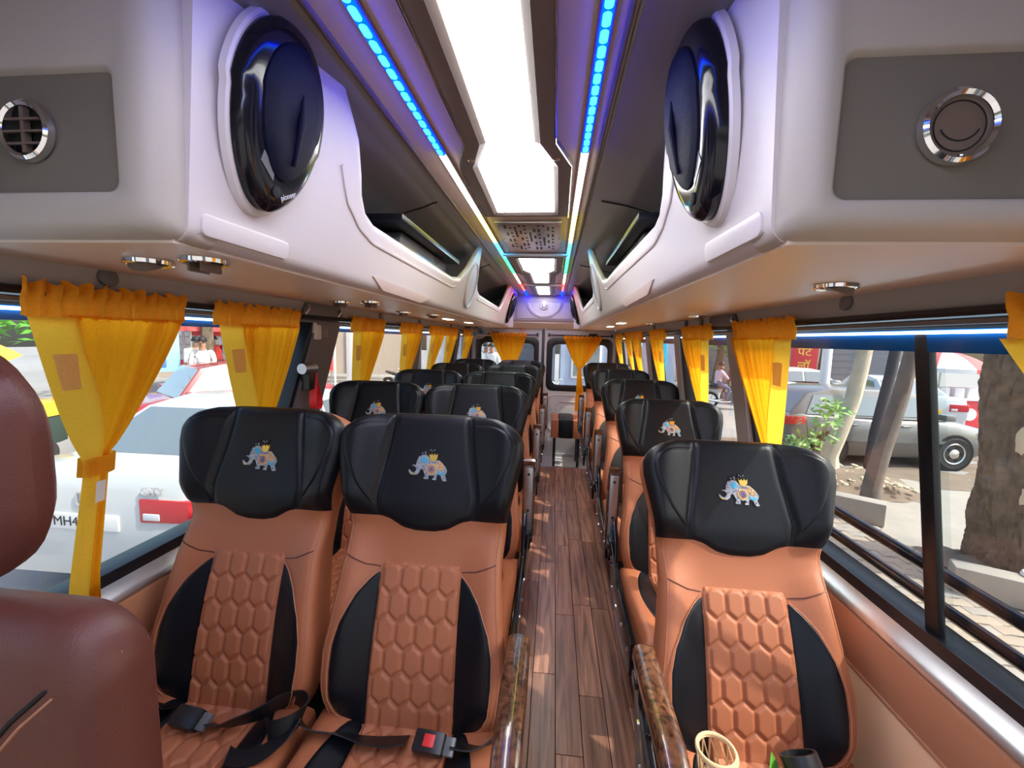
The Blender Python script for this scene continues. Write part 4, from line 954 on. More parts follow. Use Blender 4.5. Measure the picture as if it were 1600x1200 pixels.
pv = [MB().prism([(0,0),(.065,.014),(.13,0),(.195,-.014),(.256,0),(.256,.118),(.195,.104),(.13,.118),(.065,.132),(0,.118)], .03, lambda a, b, d: (a, b, d-.03)).mesh('paver', m, bevel=.004) for m in ('paver','paver_grey')]
rn = random.Random(11); rest = MB()
for j in range(34):
    for i in range(12):
        x = 1.5+.262*i+(.131 if j % 2 else 0); y = 2.3+.124*j
        if x > 4.25 or (x > 3.9 and y > 5.7): continue
        if x > 2.75 and y > 2.6:
            link('paver', pv[rn.random() < .35], ground, (x, y, G+rn.uniform(-.005,.006)), (rn.uniform(-.02,.02), rn.uniform(-.015,.015), rn.uniform(-.02,.02)))
        else:
            rest.prism([(x,y),(x+.256,y),(x+.256,y+.118),(x,y+.118)], .03, lambda a, b, d: (a, b, G-.03+d))
rest.build('far_pavers', 'paver', ground, kind='stuff')
rn = random.Random(2); b = MB()
for i in range(160):
    x, y = rn.uniform(4.2, 5.8), rn.uniform(6.7, 8.0); r = rn.uniform(.015, .06); b.lathe([(r*.6,0),(r,r*.4),(r*.5,r*.8)], 6, (x, y, G+.05+.12*sst(0,.4,1-abs((x-5)/.9))), (rn.uniform(-.3,.3), rn.uniform(-.3,.3), 1))
tag(b.build('rubble', 'bark_patch', None, smooth=False, kind='stuff'), 'broken stones and litter around the pale leaning trunk', 'rubble')

def trunk(t, pts, rads, m, seedv=0, n=16, rough=.12, name='trunk', N=26, ridge=0):
    b = MB(); P = [Vector(p) for p in pts]; rings = []
    for i in range(N+1):
        u = i/N*(len(P)-1); k = min(int(u), len(P)-2); f = u-k; p = P[k].lerp(P[k+1], f); r = lerp(rads[k], rads[k+1], f)
        rings.append([p+Vector((cos(2*pi*q/n), sin(2*pi*q/n), 0))*(r*(1+rough*noise.noise((cos(2*pi*q/n)*1.7+seedv, sin(2*pi*q/n)*1.7, p.z*1.3))) + ridge*(abs(noise.noise((cos(2*pi*q/n)*9+seedv, sin(2*pi*q/n)*9, p.z*3.2)))*2-.6 + .5*noise.noise((q*1.3, p.z*17, seedv)))) for q in range(n)])
    b.loft(rings); return b.build(name, m, t)
def leaves(t, name, blobs, n, size, m, seedv=0):
    rn = random.Random(seedv); b = MB()
    for cx, cy, cz, rx, ry, rz in blobs:
        for i in range(n):
            d = Vector((rn.gauss(0,1), rn.gauss(0,1), rn.gauss(0,1))).normalized()*rn.random()**.4
            p = Vector((cx+d.x*rx, cy+d.y*ry, cz+d.z*rz)); q = Vector((rn.uniform(-1,1), rn.uniform(-1,1), rn.uniform(-.6,.6))).normalized(); w = q.cross(Vector((rn.uniform(-1,1), rn.uniform(-1,1), 1))).normalized(); s = size*rn.uniform(.6, 1.3)
            b.add([p-q*s, p+w*s*.45+Vector((0,0,.1*s)), p+q*s, p-w*s*.45+Vector((0,0,.1*s))], [(0,1,2),(0,2,3)])
    o = b.build(name, m, t, smooth=False); o['kind'] = 'stuff'; return o
# trees on the right
t = thing('tree', 'thick rough barked trunk close to the right window', 'tree', (5.0, 4.5, G))
trunk(t, [(.03,0,-.05),(0,0,.35),(-.06,.02,1.2),(-.10,.05,2.6),(-.1,.1,4.6)], [.52,.43,.40,.41,.46], 'bark', 3, 150, .16, 'trunk', 220, .026)
for k_, (a, h, w, l) in enumerate(((3.95,2.05,.11,.62),(4.45,2.30,.12,.7),(3.65,1.45,.05,.26),(4.25,1.20,.06,.22),(4.7,1.55,.05,.5),(3.8,.92,.05,.18),(4.4,.75,.05,.2),(4.05,1.62,.05,.2))):
    b = MB(); rj = [1+.45*noise.noise((q_*1.7, k_*3.1, 0)) for q_ in range(14)]
    cx_, rr_ = interp([(0,0),(.35,0),(1.2,-.06),(2.6,-.10)], h), interp([(0,.52),(.35,.43),(1.2,.40),(2.6,.41)], h)+.012
    ring = [(w*cos(2*pi*q_/14)*rj[q_]*2.2, l/2*sin(2*pi*q_/14)*rj[q_]) for q_ in range(14)]
    P_ = lambda u, v, d: (cx_+(rr_+d)*cos(a+u), .03+(rr_+d)*sin(a+u), h+v)
    b.loft([[P_(u, v, -.03) for u, v in ring], [P_(u*.9, v*.95, .012) for u, v in ring], [P_(u*.4, v*.5, .022) for u, v in ring]]); b.build('bark_patch', 'bark_patch', t)
t = thing('tree', 'pale smooth trunk leaning right before the silver car', 'tree', (4.93, 7.62, G+.16))
trunk(t, [(0,0,-.1),(.02,0,.25),(.14,0,.55),(.36,.05,1.2),(.50,.1,2.1),(.62,.1,3.6)], [.22,.155,.13,.115,.11,.10], 'bark_pale', 8, 14, .12)
leaves(t, 'foliage', [(.3,.3,2.35,.5,.5,.25),(.9,.3,3.3,1.0,.9,.6)], 110, .09, 'leaf_light', 4)
t = thing('tree', 'thin grey brown trunk leaning right from a concrete block', 'tree', (4.74, 6.30, G))
trunk(t, [(0,0,-.05),(.02,0,.3),(.10,0,.9),(.24,0,1.6),(.34,0,2.4),(.42,0,3.8)], [.135,.115,.105,.098,.09,.08], 'bark_grey', 21, 12, .1)
b = MB().tube([(6.02,8.15,G-.02),(6.06,8.15,-.2),(6.20,8.15,.9),(6.32,8.15,2.4)], .085, 12); tag(b.build('pole', 'trouser_dark'), 'dark thin pole between the two leaning trunks', 'pole')
t = thing('sapling', 'leafy green sapling beside the pale leaning trunk', 'plant', (4.50, 7.2, G))
leaves(t, 'foliage', [(0,0,.95,.42,.35,.32),(.25,.1,1.25,.3,.3,.2),(-.25,0,.65,.3,.3,.2)], 70, .075, 'leaf_light', 9)
b = MB()
for dx, dy in ((-.2,0),(.2,.1),(0,-.15),(.05,.15)): b.tube([(0,0,0),(dx*.4,dy*.4,.5),(dx,dy,1.1)], [.018,.012,.005], 6)
b.build('stems', 'bark', t)
# concrete blocks and white stones round the trunks
for k_, (x, y, sx, sy, h, a, lb) in enumerate([(4.25,5.85,.62,.22,.30,-.62,'concrete block at the foot of the thin leaning trunk'),(3.92,6.45,.18,.22,.16,-.5,'small dark kerb block left of the thin trunk'),(4.28,4.10,.55,.22,.26,-.5,'concrete block in front of the thick trunk, left one'),(4.72,3.72,.45,.22,.24,-.5,'concrete block in front of the thick trunk, right one')]):
    t = tag(link('concrete_block', MB().box(-sx/2, sx/2, -sy/2, sy/2, 0, h).mesh('concrete_block', 'concrete', bevel=.02), None, (x, y, G-.005), (0, 0, a)), lb, 'block', 'planter blocks')
for x, y, z, r, lb in [(4.33,4.42,-.93,.09,'white painted stone by the thick trunk, leftmost'),(4.58,4.02,-.71,.12,'white painted stone on the left block edge by the thick trunk'),(4.68,3.74,-.71,.14,'largest white painted stone on the right block by the thick trunk')]:
    tag(link('stone', MB().lathe([(r*.7,0),(r,.02),(r*.9,.05),(r*.4,.075)], 14).mesh('stone', 'stone_white'), None, (x, y, z), (0, 0, x)), lb, 'stone', 'white painted stones')
b = MB(); b.grid(lambda u, v: (4.25+.75*u, 4.15+.8*v, G+.06+.05*noise.noise((u*6, v*6, 2))+.08*sin(pi*u)*sin(pi*v)), 14, 14); tag(b.build('leaf_litter', 'dirt', None, kind='stuff'), 'dark soil and leaf litter inside the planter of the thick trunk', 'soil')

# ---- vehicles
def car(label, loc, rz, paint, L=4.2, Wd=1.72, H=1.48, kind='sedan', rear_text=None, plate='plate_white', name='car'):
    t = thing(name, label, 'car', loc, rz); h = Wd/2; f = L/2
    belt = .93
    if kind == 'sedan': st = [(-f,.40,.98,.93),(-f+.05,.28,1.09,.96),(-f+.30,.22,1.11,.985),(-f+.95,.20,1.05,1.0),(-.3,.19,belt,1.0),(f-1.25,.19,.93,1.0),(f-.9,.20,.90,.99),(f-.35,.22,.78,.93),(f-.08,.26,.66,.80),(f,.32,.56,.66)]
    else: st = [(-f,.40,.86,.86),(-f+.05,.28,.98,.94),(-f+.3,.22,1.0,.98),(-f+.9,.20,.98,1.0),(-.2,.19,belt,1.0),(f-1.15,.19,.93,1.0),(f-.8,.20,.92,.99),(f-.3,.22,.80,.93),(f-.06,.26,.66,.80),(f,.32,.56,.66)]
    rings = []
    for x, zb, zt, k in st:
        w = h*k; r = []
        for s in (-1, 1):
            pts = [(s*w*.86, zb),(s*w*.96, zb+.10),(s*w, lerp(zb, zt, .45)),(s*w*.985, lerp(zb, zt, .72)),(s*w*.94, zt-.05),(s*w*.86, zt),(s*w*.4, zt+.015)]
            r += pts if s < 0 else pts[::-1]
        rings.append([(x, y, z) for y, z in r])
    MB().loft(rings).build('body', paint, t, ang=40)
    if kind == 'sedan': gb = [(-f+.50,1.08),(-f+1.15,H-.07),(-f+1.7,H),(.15,H-.01),(.55,H-.08),(f-1.05,.93)]
    else: gb = [(-f+.12,.96),(-f+.50,H-.10),(-f+1.0,H),(.25,H-.01),(.65,H-.08),(f-.95,.93)]
    def gy(z): return h*lerp(.90, .68, (z-.93)/(H-.93))
    rings = []
    poly = [gb[0]]+gb[1:-1]+[gb[-1]]
    secs = [[(x, s*gy(z)*.985, z) for x, z in poly] for s in (-1, 1)]
    n = len(poly); b = MB(); base = [(poly[0][0], 0)]
    b.add(secs[0]+secs[1], [tuple(range(n)), tuple(range(2*n-1, n-1, -1))]+[(i, i+n, i+1+n, i+1) for i in range(n-1)]); b.build('cabin', paint, t, bevel=.03)
    def quad(nm, p, m='car_glass', off=.008):
        v = [Vector(q) for q in p]; nr = (v[1]-v[0]).cross(v[3]-v[0]).normalized(); c = sum(v, Vector())/4
        if nr.dot(c-Vector((0,0,.9))) < 0: nr = -nr
        b = MB(); v0 = [q+nr*off for q in v]; b.add(v0+[q-nr*.01 for q in v], [(0,1,2,3),(7,6,5,4)]+[(i, 4+i, 4+(i+1) % 4, (i+1) % 4) for i in range(4)]); return b.build(nm, m, t)
    (xa, za), (xb, zb_) = gb[-1], gb[-2]
    def edge(p, q, k0, k1, m): 
        z0, z1 = lerp(p[1], q[1], k0), lerp(p[1], q[1], k1); x0, x1 = lerp(p[0], q[0], k0), lerp(p[0], q[0], k1)
        return [(x0, -gy(z0)*m, z0), (x0, gy(z0)*m, z0), (x1, gy(z1)*m, z1), (x1, -gy(z1)*m, z1)]
    quad('windscreen', edge(gb[-1], gb[-2], .04, .96, .90)); quad('rear_window', edge(gb[0], gb[1], .08, .95, .88))
    for s in (-1, 1):
        zl, zh_ = .985, H-.13; xr0, xr1 = gb[0][0]+.30, gb[1][0]+.10; xm = (-.12 if kind == 'sedan' else -.05)
        quad('side_window', [(xr0, s*gy(zl), zl), (xm-.04, s*gy(zl), zl), (xm-.04, s*gy(zh_), zh_), (xr1, s*gy(zh_), zh_)])
        quad('side_window', [(xm+.04, s*gy(zl), zl), (gb[-1][0]-.12, s*gy(zl), zl), (gb[-2][0]-.06, s*gy(zh_), zh_), (xm+.04, s*gy(zh_), zh_)])
        for x in (-f+.86, f-.84):
            b = MB(); b.lathe([(.365,0),(.355,.012)], 26, (x, s*(h*.985), .325), (0, s, 0)); b.build('wheel_arch', 'dark', t)
            b = MB(); b.lathe([(.20,-.09),(.29,-.10),(.315,-.07),(.318,.07),(.29,.10),(.20,.09)], 26, (x, s*(h-.085), .318), (0, 1, 0)); w = b.build('wheel', 'tyre', t)
            b = MB(); b.lathe([(.205,.088),(.195,.100),(.17,.085),(.06,.092),(.04,.105)], 20, (x, s*(h-.085), .318), (0, s, 0)); b.build('rim', 'steel', w)
            for q in range(5): a = 2*pi*q/5; b = MB(); c = Vector((x+.12*cos(a), s*(h+.006), .318+.12*sin(a))); b.lathe([(.030,0),(.030,.004)], 8, c, (0, s, 0)); b.build('rim_gap', 'dark', w)
        quad('side_trim', [(-1.15, s*h*.995, .50), (1.0, s*h*.995, .50), (1.0, s*h*.995, .56), (-1.15, s*h*.995, .56)], paint, .012)
        for x in (-.75, .25): MB().box(x-.09, x+.09, *sorted((s*h*.975, s*(h*.99+.014))), .80, .825).build('door_handle', paint, t, bevel=.004)
        MB().box(gb[-1][0]-.28, gb[-1][0]-.10, *sorted((s*h*.92, s*(h+.17))), .96, 1.08).build('door_mirror', paint, t, bevel=.03)
        for nm, xs, z0, z1, y0, y1, m in (('tail_light', -1, .765, .945, .50, .955, 'tail_red'), ('headlight', 1, .58, .72, .46, .86, 'lamp_clear')):
            b = MB(); xx = xs*(f+.014)
            P_ = [(xx, s*h*y0), (xx, s*h*.935), (xx+.055, s*h*.985), (xx+.32, s*(h*.995+.008))] if xs < 0 else [(xx, s*h*.44), (xx-.02, s*h*.68), (xx-.09, s*h*.83), (xx-.33, s*h*.955)]
            b.loft([[(x, y, z0+.012*i), (x, y, z1), (x-xs*.10, y*.93, z1), (x-xs*.10, y*.93, z0+.012*i)] for i, (x, y) in enumerate(P_)]); l = b.build(nm, m, t, bevel=.008)
            if nm == 'tail_light':
                b = MB(); b.box(*sorted((-f-.020, -f+.04)), *sorted((s*h*.53, s*h*.68)), .785, .840); b.build('reverse_lens', 'lamp_clear', l, bevel=.01)
    MB().box(-f-.015, -f+.05, -.27, .30, .68, .80).build('number_plate', plate, t, bevel=.004)
    MB().box(f-.03, f+.012, -.45, .45, .40, .52).build('grille', 'dark', t, bevel=.01)
    if rear_text:
        text(rear_text[0], 'plate_lettering', .105, 'dark_text', t, (-f-.017, .13, .74), (RAD(90), 0, -RAD(90)), .001)
        text(rear_text[1], 'badge_lettering', .085, 'chrome', t, (-f-.012, -.56, 1.005), (RAD(90), 0, -RAD(90)), .004)
        b = MB(); b.add([], []); ring_prism(b, rr(-.062,.062,.87,.975,.02), rr(-.048,.048,.882,.963,.014), lambda a, c, d: (-f-.004-d, a, c), 0, .01); b.build('badge_frame', 'chrome', t)
        text('H', 'badge_letter', .085, 'chrome', t, (-f-.008, 0, .922), (RAD(90), 0, -RAD(90)), .004)
    return t
car('white sedan with red tail lights parked close outside the left window', (-3.36, 4.92, GL), RAD(91), 'car_white', 4.5, 1.80, 1.50, 'sedan', ('MH43', 'CITY'))
car('dark red car facing the street behind the white sedan', (-6.7, 8.1, GL), RAD(-122), 'car_red', 4.0, 1.72, 1.56, 'hatch')
car('silver grey hatchback parked side on outside the right window', (6.60, 9.36, G), RAD(3), 'car_grey', 4.0, 1.70, 1.48, 'hatch')
car('white sedan with yellow number plate seen past the window bar', (9.95, 13.5, G), RAD(80), 'car_white', 4.3, 1.72, 1.50, 'sedan', None, 'plate_yellow')
car('white sedan side on behind the silver grey hatchback', (9.6, 17.3, G), RAD(2), 'car_white', 4.3, 1.72, 1.48, 'sedan')
def motorbike(label, loc, rz, m='auto_green'):
    t = thing('motorbike', label, 'motorbike', loc, rz, 'motorbikes along the street')
    for x in (-.62, .62):
        b = MB(); b.grid(lambda a, c: (x+(.26+.045*cos(2*pi*c))*cos(2*pi*a), .045*sin(2*pi*c), .30+(.26+.045*cos(2*pi*c))*sin(2*pi*a)), 24, 8); w = b.build('wheel', 'tyre', t)
        b = MB(); b.lathe([(.04,-.05),(.04,.05)], 10, (x,0,.30), (0,1,0)); b.build('hub', 'steel', w)
        for q in range(5): a = 2*pi*q/5; b = MB(); b.tube([(x,0,.30),(x+.23*cos(a),0,.30+.23*sin(a))], .012, 6); b.build('spoke', 'steel', w)
    MB().loft([[(x, y*k, z+zz) for y, zz in ((-.1,-.1),(.1,-.1),(.12,.02),(.07,.10),(-.07,.10),(-.12,.02))] for x, z, k in ((.02,.74,.7),(.15,.78,1.1),(.35,.80,1.1),(.50,.78,.6))]).build('tank', m, t)
    MB().loft([[(x, y*k, z+zz) for y, zz in ((-.12,-.04),(.12,-.04),(.12,.03),(-.12,.03))] for x, z, k in ((-.72,.84,.6),(-.45,.80,1),(-.1,.76,1),(.05,.78,.7))]).build('saddle', 'black_plastic', t, bevel=.02)
    MB().box(-.15, .28, -.12, .12, .26, .60).build('engine', 'grey_box', t, bevel=.03)
    for s in (-1, 1):
        MB().tube([(.62,s*.07,.30),(.44,s*.07,.86),(.38,s*.07,1.0)], .022, 8).build('fork', 'steel', t)
        MB().tube([(.62*-1,s*.09,.30),(-.1,s*.09,.36)], .02, 8).build('swing_arm', 'steel', t)
    MB().tube([(.38,-.33,1.02),(.42,-.15,1.02),(.42,.15,1.02),(.38,.33,1.02)], .014, 8).build('handlebar', 'steel', t)
    MB().tube([(.05,-.14,.28),(-.25,-.15,.27),(-.75,-.16,.34)], [.025,.035,.04], 10).build('exhaust', 'steel', t)
    MB().lathe([(.08,0),(.09,.06),(.05,.10)], 14, (.46,0,.90), (1,0,0)).build('headlamp', 'lamp_clear', t)
    b = MB(); b.grid(lambda a, c: (-.62+.33*cos(lerp(.6,2.6,a)), (c-.5)*.13, .30+.33*sin(lerp(.6,2.6,a))), 10, 3); b.build('mudguard', m, t)
    return t

# ---- people
def person(label, loc, rz, J, shirt, trousers, group='people in the street'):
    """J: joints; one continuous skinned body, coloured by region"""
    names = ['pelvis','chest','neck','head','shl','ell','hal','shr','elr','har','hil','knl','anl','tol','hir','knr','anr','tor']
    edges = [('pelvis','chest'),('chest','neck'),('neck','head'),('chest','shl'),('shl','ell'),('ell','hal'),('chest','shr'),('shr','elr'),('elr','har'),('pelvis','hil'),('hil','knl'),('knl','anl'),('anl','tol'),('pelvis','hir'),('hir','knr'),('knr','anr'),('anr','tor')]
    rad = dict(pelvis=.145,chest=.16,neck=.06,head=.095,shl=.075,shr=.075,ell=.05,elr=.05,hal=.035,har=.035,hil=.10,hir=.10,knl=.068,knr=.068,anl=.045,anr=.045,tol=.035,tor=.035)
    me = bpy.data.meshes.new('body'); me.from_pydata([J[n] for n in names], [(names.index(a), names.index(b)) for a, b in edges], [])
    o = bpy.data.objects.new('person', me); C.objects.link(o)
    sk = o.modifiers.new('s', 'SKIN'); sb = o.modifiers.new('d', 'SUBSURF'); sb.levels = 1; sb.render_levels = 1
    for i, n in enumerate(names): me.skin_vertices[0].data[i].radius = (rad[n], rad[n]*(.75 if n in ('chest','pelvis') else 1)); me.skin_vertices[0].data[i].use_root = (i == 0)
    bpy.context.view_layer.update()
    m2 = bpy.data.meshes.new_from_object(o.evaluated_get(bpy.context.evaluated_depsgraph_get())); o.modifiers.clear(); o.data = m2
    m2.materials.clear()
    for m in (shirt, trousers, 'skin', 'tyre'): m2.materials.append(M[m])
    V = {n: Vector(J[n]) for n in names}
    for p in m2.polygons:
        c = p.center; best, bi = 9, None
        for a, b in edges:
            d = V[b]-V[a]; u = max(0, min(1, (c-V[a]).dot(d)/d.length_squared)); q = (V[a]+d*u-c).length-rad[a]*.6
            if q < best: best, bi = q, (a, b, u)
        a, b, u = bi
        p.material_index = 2 if b in ('head','hal','har') or (a == 'chest' and b == 'neck' and u > .7) else 3 if b in ('tol','tor') else 0 if b in ('chest','neck','shl','shr') or a in ('shl','shr') or (a == 'pelvis' and b == 'chest') else 1
        p.use_smooth = True
    o.location = loc; o.rotation_euler = (0, 0, rz); tag(o, label, 'person', group)
    hd = V['head']; fwd = Vector((1,0,0))
    b = MB(); b.grid(lambda a, c: tuple(hd+Vector((-.012+.112*sin(pi*(.02+.55*c))*cos(2*pi*a), .103*sin(pi*(.02+.55*c))*sin(2*pi*a), .03+.115*cos(pi*(.02+.55*c)))) - fwd*.012*c), 18, 8, True); b.build('hair', 'hair', o)
    for s in (-1, 1): b = MB(); b.lathe([(.012,0),(.010,.006)], 8, hd+Vector((.094,s*.035,.005)), (1,0,0)); b.build('eye', 'dark', o)
    b = MB(); b.loft([[hd+Vector((.088,-.012,.02)), hd+Vector((.088,.012,.02)), hd+Vector((.094,0,.022))],[hd+Vector((.090,-.018,-.028)), hd+Vector((.090,.018,-.028)), hd+Vector((.118,0,-.022))]]); b.build('nose', 'skin', o)
    MB().box(hd.x+.085, hd.x+.098, -.024, .024, hd.z-.054, hd.z-.044).build('mouth', 'shirt_maroon', o, bevel=.003)
    return o
def stand(lean=0, arms=0):
    return dict(pelvis=(0,0,.93),chest=(.02+lean*.5,0,1.28),neck=(.02+lean,0,1.46),head=(.05+lean,0,1.62),shl=(.0+lean*.8,.19,1.38),ell=(.05+arms*.1,.25,1.12),hal=(.14+arms*.2,.23,.92+arms*.2),shr=(.0+lean*.8,-.19,1.38),elr=(.05+arms*.1,-.25,1.12),har=(.14+arms*.2,-.23,.92+arms*.2),
        hil=(0,.10,.88),knl=(.03,.11,.50),anl=(0,.12,.09),tol=(.14,.13,.04),hir=(0,-.10,.88),knr=(.02,-.11,.50),anr=(-.02,-.12,.09),tor=(.12,-.13,.04))
def ride(x0, reach):
    return dict(pelvis=(x0,0,.92),chest=(x0+.06,0,1.22),neck=(x0+.10,0,1.40),head=(x0+.14,0,1.55),shl=(x0+.08,.18,1.32),ell=(x0+.25,.22,1.12),hal=(x0+reach,.25,1.06),shr=(x0+.08,-.18,1.32),elr=(x0+.25,-.22,1.12),har=(x0+reach,-.25,1.06),
        hil=(x0+.05,.12,.88),knl=(x0+.38,.19,.74),anl=(x0+.26,.20,.36),tol=(x0+.40,.20,.33),hir=(x0+.05,-.12,.88),knr=(x0+.38,-.19,.74),anr=(x0+.26,-.20,.36),tor=(x0+.40,-.20,.33))
motorbike('motorbike carrying two riders outside the right windows', (6.35, 15.4, G), RAD(4))
person('person in a pale pink shirt and jeans riding at the back of a motorbike', (6.35, 15.4, G), RAD(4), ride(-.42, .30), 'shirt_pink', 'jeans')
person('person in a maroon shirt steering the motorbike with two riders', (6.35, 15.4, G), RAD(4), ride(.02, .36), 'shirt_maroon', 'trouser_pale')
motorbike('parked motorbike beyond the third left window', (-5.6, 15.0, GL), RAD(-30))
motorbike('parked motorbike nearest the rear left corner of the bus', (-2.55, 7.4, GL), RAD(-60))
MB().box(-3, 3, 8.2, 16.4, G-.05, G+.4).build('rear_platform', 'concrete', ground, bevel=.02)
motorbike('parked white motorbike behind the right rear door window', (.62, 9.0, G+.4), RAD(165), 'car_white')
motorbike('motorbike parked by the red and white umbrella stall', (11.6, 14.9, G), RAD(70))
person('person in a white shirt standing behind the red car', (-8.6, 9.6, GK), RAD(-60), stand(), 'shirt_white', 'trouser_dark')
person('person in a white shirt turned aside left of the other, behind the red car', (-9.1, 9.9, GK), RAD(-20), stand(.05), 'shirt_white', 'jeans')
person('person in a red shirt bending at the left street kiosk', (-10.6, 12.4, GK), RAD(180), stand(.14, 1), 'shirt_red', 'trouser_dark')
person('person in a dark red shirt behind the left kiosk counter', (-11.7, 13.2, GK), RAD(-50), stand(0, 1), 'shirt_maroon', 'trouser_dark')
person('person in white seen through the left rear door window, left of the two', (-2.08, 13.3, G+.4), RAD(-60), stand(.05), 'shirt_white', 'trouser_pale')
person('person in white seen through the left rear door window, right of the two', (-1.78, 13.2, G+.4), RAD(-110), stand(.1), 'shirt_white', 'trouser_dark')

# ---- stalls, signs, buildings
def umbrella(label, loc, r, h, cols, grp='stall umbrellas'):
    t = thing('umbrella', label, 'umbrella', loc, 0, grp)
    MB().tube([(0,0,0),(0,0,h)], .025, 8).build('umbrella_pole', 'steel', t)
    for q in range(8):
        a0, a1 = 2*pi*q/8, 2*pi*(q+1)/8; b = MB()
        b.grid(lambda u, v: (r*v*cos(lerp(a0,a1,u)), r*v*sin(lerp(a0,a1,u)), h-.45*r*v*v), 4, 6); b.grid(lambda u, v: (r*cos(lerp(a0,a1,u)), r*sin(lerp(a0,a1,u)), h-.45*r-.12*v), 4, 1); b.build('umbrella_panel', cols[q % 2], t)
umbrella('red and white umbrella over a street stall beside the thick trunk', (12.0, 14.05, G), 1.1, 2.25, ('umbrella_red','umbrella_white'))
umbrella('red umbrella over the kiosk seen past the front left curtain', (-10.8, 11.6, GK), 1.0, 2.45, ('umbrella_red','umbrella_red'))
umbrella('second red umbrella behind the kiosk, left street', (-11.6, 13.6, GK), 1.1, 2.35, ('umbrella_red','umbrella_white'))
umbrella('yellow umbrella above the auto rickshaw at the left edge', (-8.9, 4.9, GL), 1.2, 2.2, ('auto_yellow','auto_yellow'))
t = thing('street_stall', 'red stall counter under the red and white umbrella', 'stall', (12.0, 13.5, G))
MB().box(-.8, .8, -.35, .35, 0, .85).build('counter', 'sign_red', t, bevel=.02); MB().box(-.85, .85, -.4, .4, .85, .90).build('counter_top', 'umbrella_white', t, bevel=.01)
for x in (-.5, .15): MB().lathe([(.18,0),(.18,.01)], 20, (x, -.352, .45), (0,-1,0)).build('round_logo', 'umbrella_white', t)
for x in (-.4, 0, .35): MB().box(x-.13, x+.13, -.15, .15, .90, 1.2).build('jar_box', 'umbrella_white', t, bevel=.02)
t = thing('kiosk', 'red framed kiosk counter in the street left of the bus', 'kiosk', (-11.0, 12.6, GK), RAD(30))
MB().box(-.9, .9, -.5, .5, 0, .95).build('counter', 'sign_red', t, bevel=.02)
for x in (-.85, .85):
    for y in (-.45, .45): MB().box(x-.04, x+.04, y-.04, y+.04, .95, 2.1).build('post', 'umbrella_white', t)
MB().box(-.95, .95, -.55, .55, 2.1, 2.35).build('fascia', 'sign_red', t, bevel=.02); MB().box(-.5, .1, -.53, -.5, 1.0, 1.35).build('price_card', 'plate_white', t)
def board(name, label, loc, rz, w, h, m, lines, cat='sign', legs=True):
    t = thing(name, label, cat, loc, rz)
    MB().box(-w/2, w/2, 0, .04, 0, h).build('panel', m, t, bevel=.006)
    if legs:
        for x in (-w/2+.05, w/2-.05): MB().box(x-.025, x+.025, .04, .09, G-loc[2], h).build('post', 'steel', t)
    for s, sz, x, z, tm in lines: text(s, 'lettering', sz, tm, t, (x, -.004, z), (RAD(90), 0, 0), .002)
    return t
board('exit_board', 'pale blue exit notice board past the front left curtain', (-9.75, 9.3, .30), RAD(45), 1.15, 1.75, 'sign_blue', [('EXIT', .42, 0, 1.45, 'navy_text'), ('PRESS IN', .19, .05, .92, 'navy_text'), ('FOR EXIT', .19, .05, .68, 'navy_text')])
e_ = bpy.data.objects['exit_board']; MB().box(-.25, .30, -.02, 0, .12, .42).build('blue_patch', 'blue_paint', e_)
b5 = board('five_g_sign', 'red square sign with a white disc reading 5G', (-8.35, 14.3, .02), RAD(25), .95, .95, 'sign_red', [])
MB().lathe([(.38,0),(.38,.012)], 32, (0,0,.48), (0,-1,0)).build('disc', 'plate_white', b5); text('5G', 'lettering', .36, 'shutter', b5, (0, -.016, .48), (RAD(90), 0, 0), .002)
t = thing('display_frame', 'red topped white display frame above the 5G sign', 'display', (-8.40, 14.6, 1.02), RAD(25))
for x in (-.45, .45): MB().box(x-.03, x+.03, 0, .05, -1.97, 1.5).build('upright', 'umbrella_white', t)
MB().box(-.48, .48, -.02, .05, 1.25, 1.55).build('header_board', 'sign_red', t); MB().box(-.45, .45, 0, .4, 0, .06).build('shelf', 'umbrella_white', t); MB().box(-.35, .35, .05, .35, .06, .28).build('yellow_tray', 'plate_yellow', t, bevel=.02)
board('red_sign', 'tall red street sign with yellow Hindi lettering behind the right curtain', (11.35, 20.0, -.62), RAD(-22), 1.0, 2.1, 'sign_red', [('पट', .50, 0, 1.70, 'sign_yellow'), ('लॉ', .50, 0, 1.08, 'sign_yellow'), ('पी', .50, 0, .45, 'sign_yellow')])
def building(label, loc, rz, w, h, m, wins, door=None, floors=1, extra=None):
    t = thing('building', label, 'building', loc, rz)
    MB().box(-w/2, w/2, 0, 4, 0, h).build('wall', m, t); MB().box(-w/2-.2, w/2+.2, -.3, 4.2, h, h+.25).build('roof_edge', 'concrete', t, bevel=.02)
    for x, z, a, c in wins:
        f = MB().box(x-a/2-.08, x+a/2+.08, -.06, .02, z-.08, z+c+.08).build('window_frame', 'umbrella_white', t, bevel=.01)
        MB().box(x-a/2, x+a/2, -.075, -.055, z, z+c).build('pane', 'car_glass', f); MB().box(x-.03, x+.03, -.09, -.05, z, z+c).build('mullion', 'umbrella_white', f)
    for d in door or []:
        x, a, c, dm = d; f = MB().box(x-a/2, x+a/2, -.08, .02, 0, c).build('shop_door', dm, t, bevel=.02)
        for k in range(6): MB().box(x-a/2+.05, x+a/2-.05, -.10, -.075, .15+k*(c-.25)/6, .15+(k+.75)*(c-.25)/6).build('door_slat', dm, f)
    return t
building('warm plaster shop row across the street left of the bus', (-12.6, 18.5, GL), RAD(12), 12, 5.2, 'plaster_warm', [(-4,2.8,1.2,1.2),(-1.5,2.8,1.2,1.2),(1.5,2.8,1.2,1.2)], [(-3.5,2.2,2.4,'shutter'),(1.0,2.2,2.4,'shutter'),(3.4,1.0,2.4,'blue_paint')])
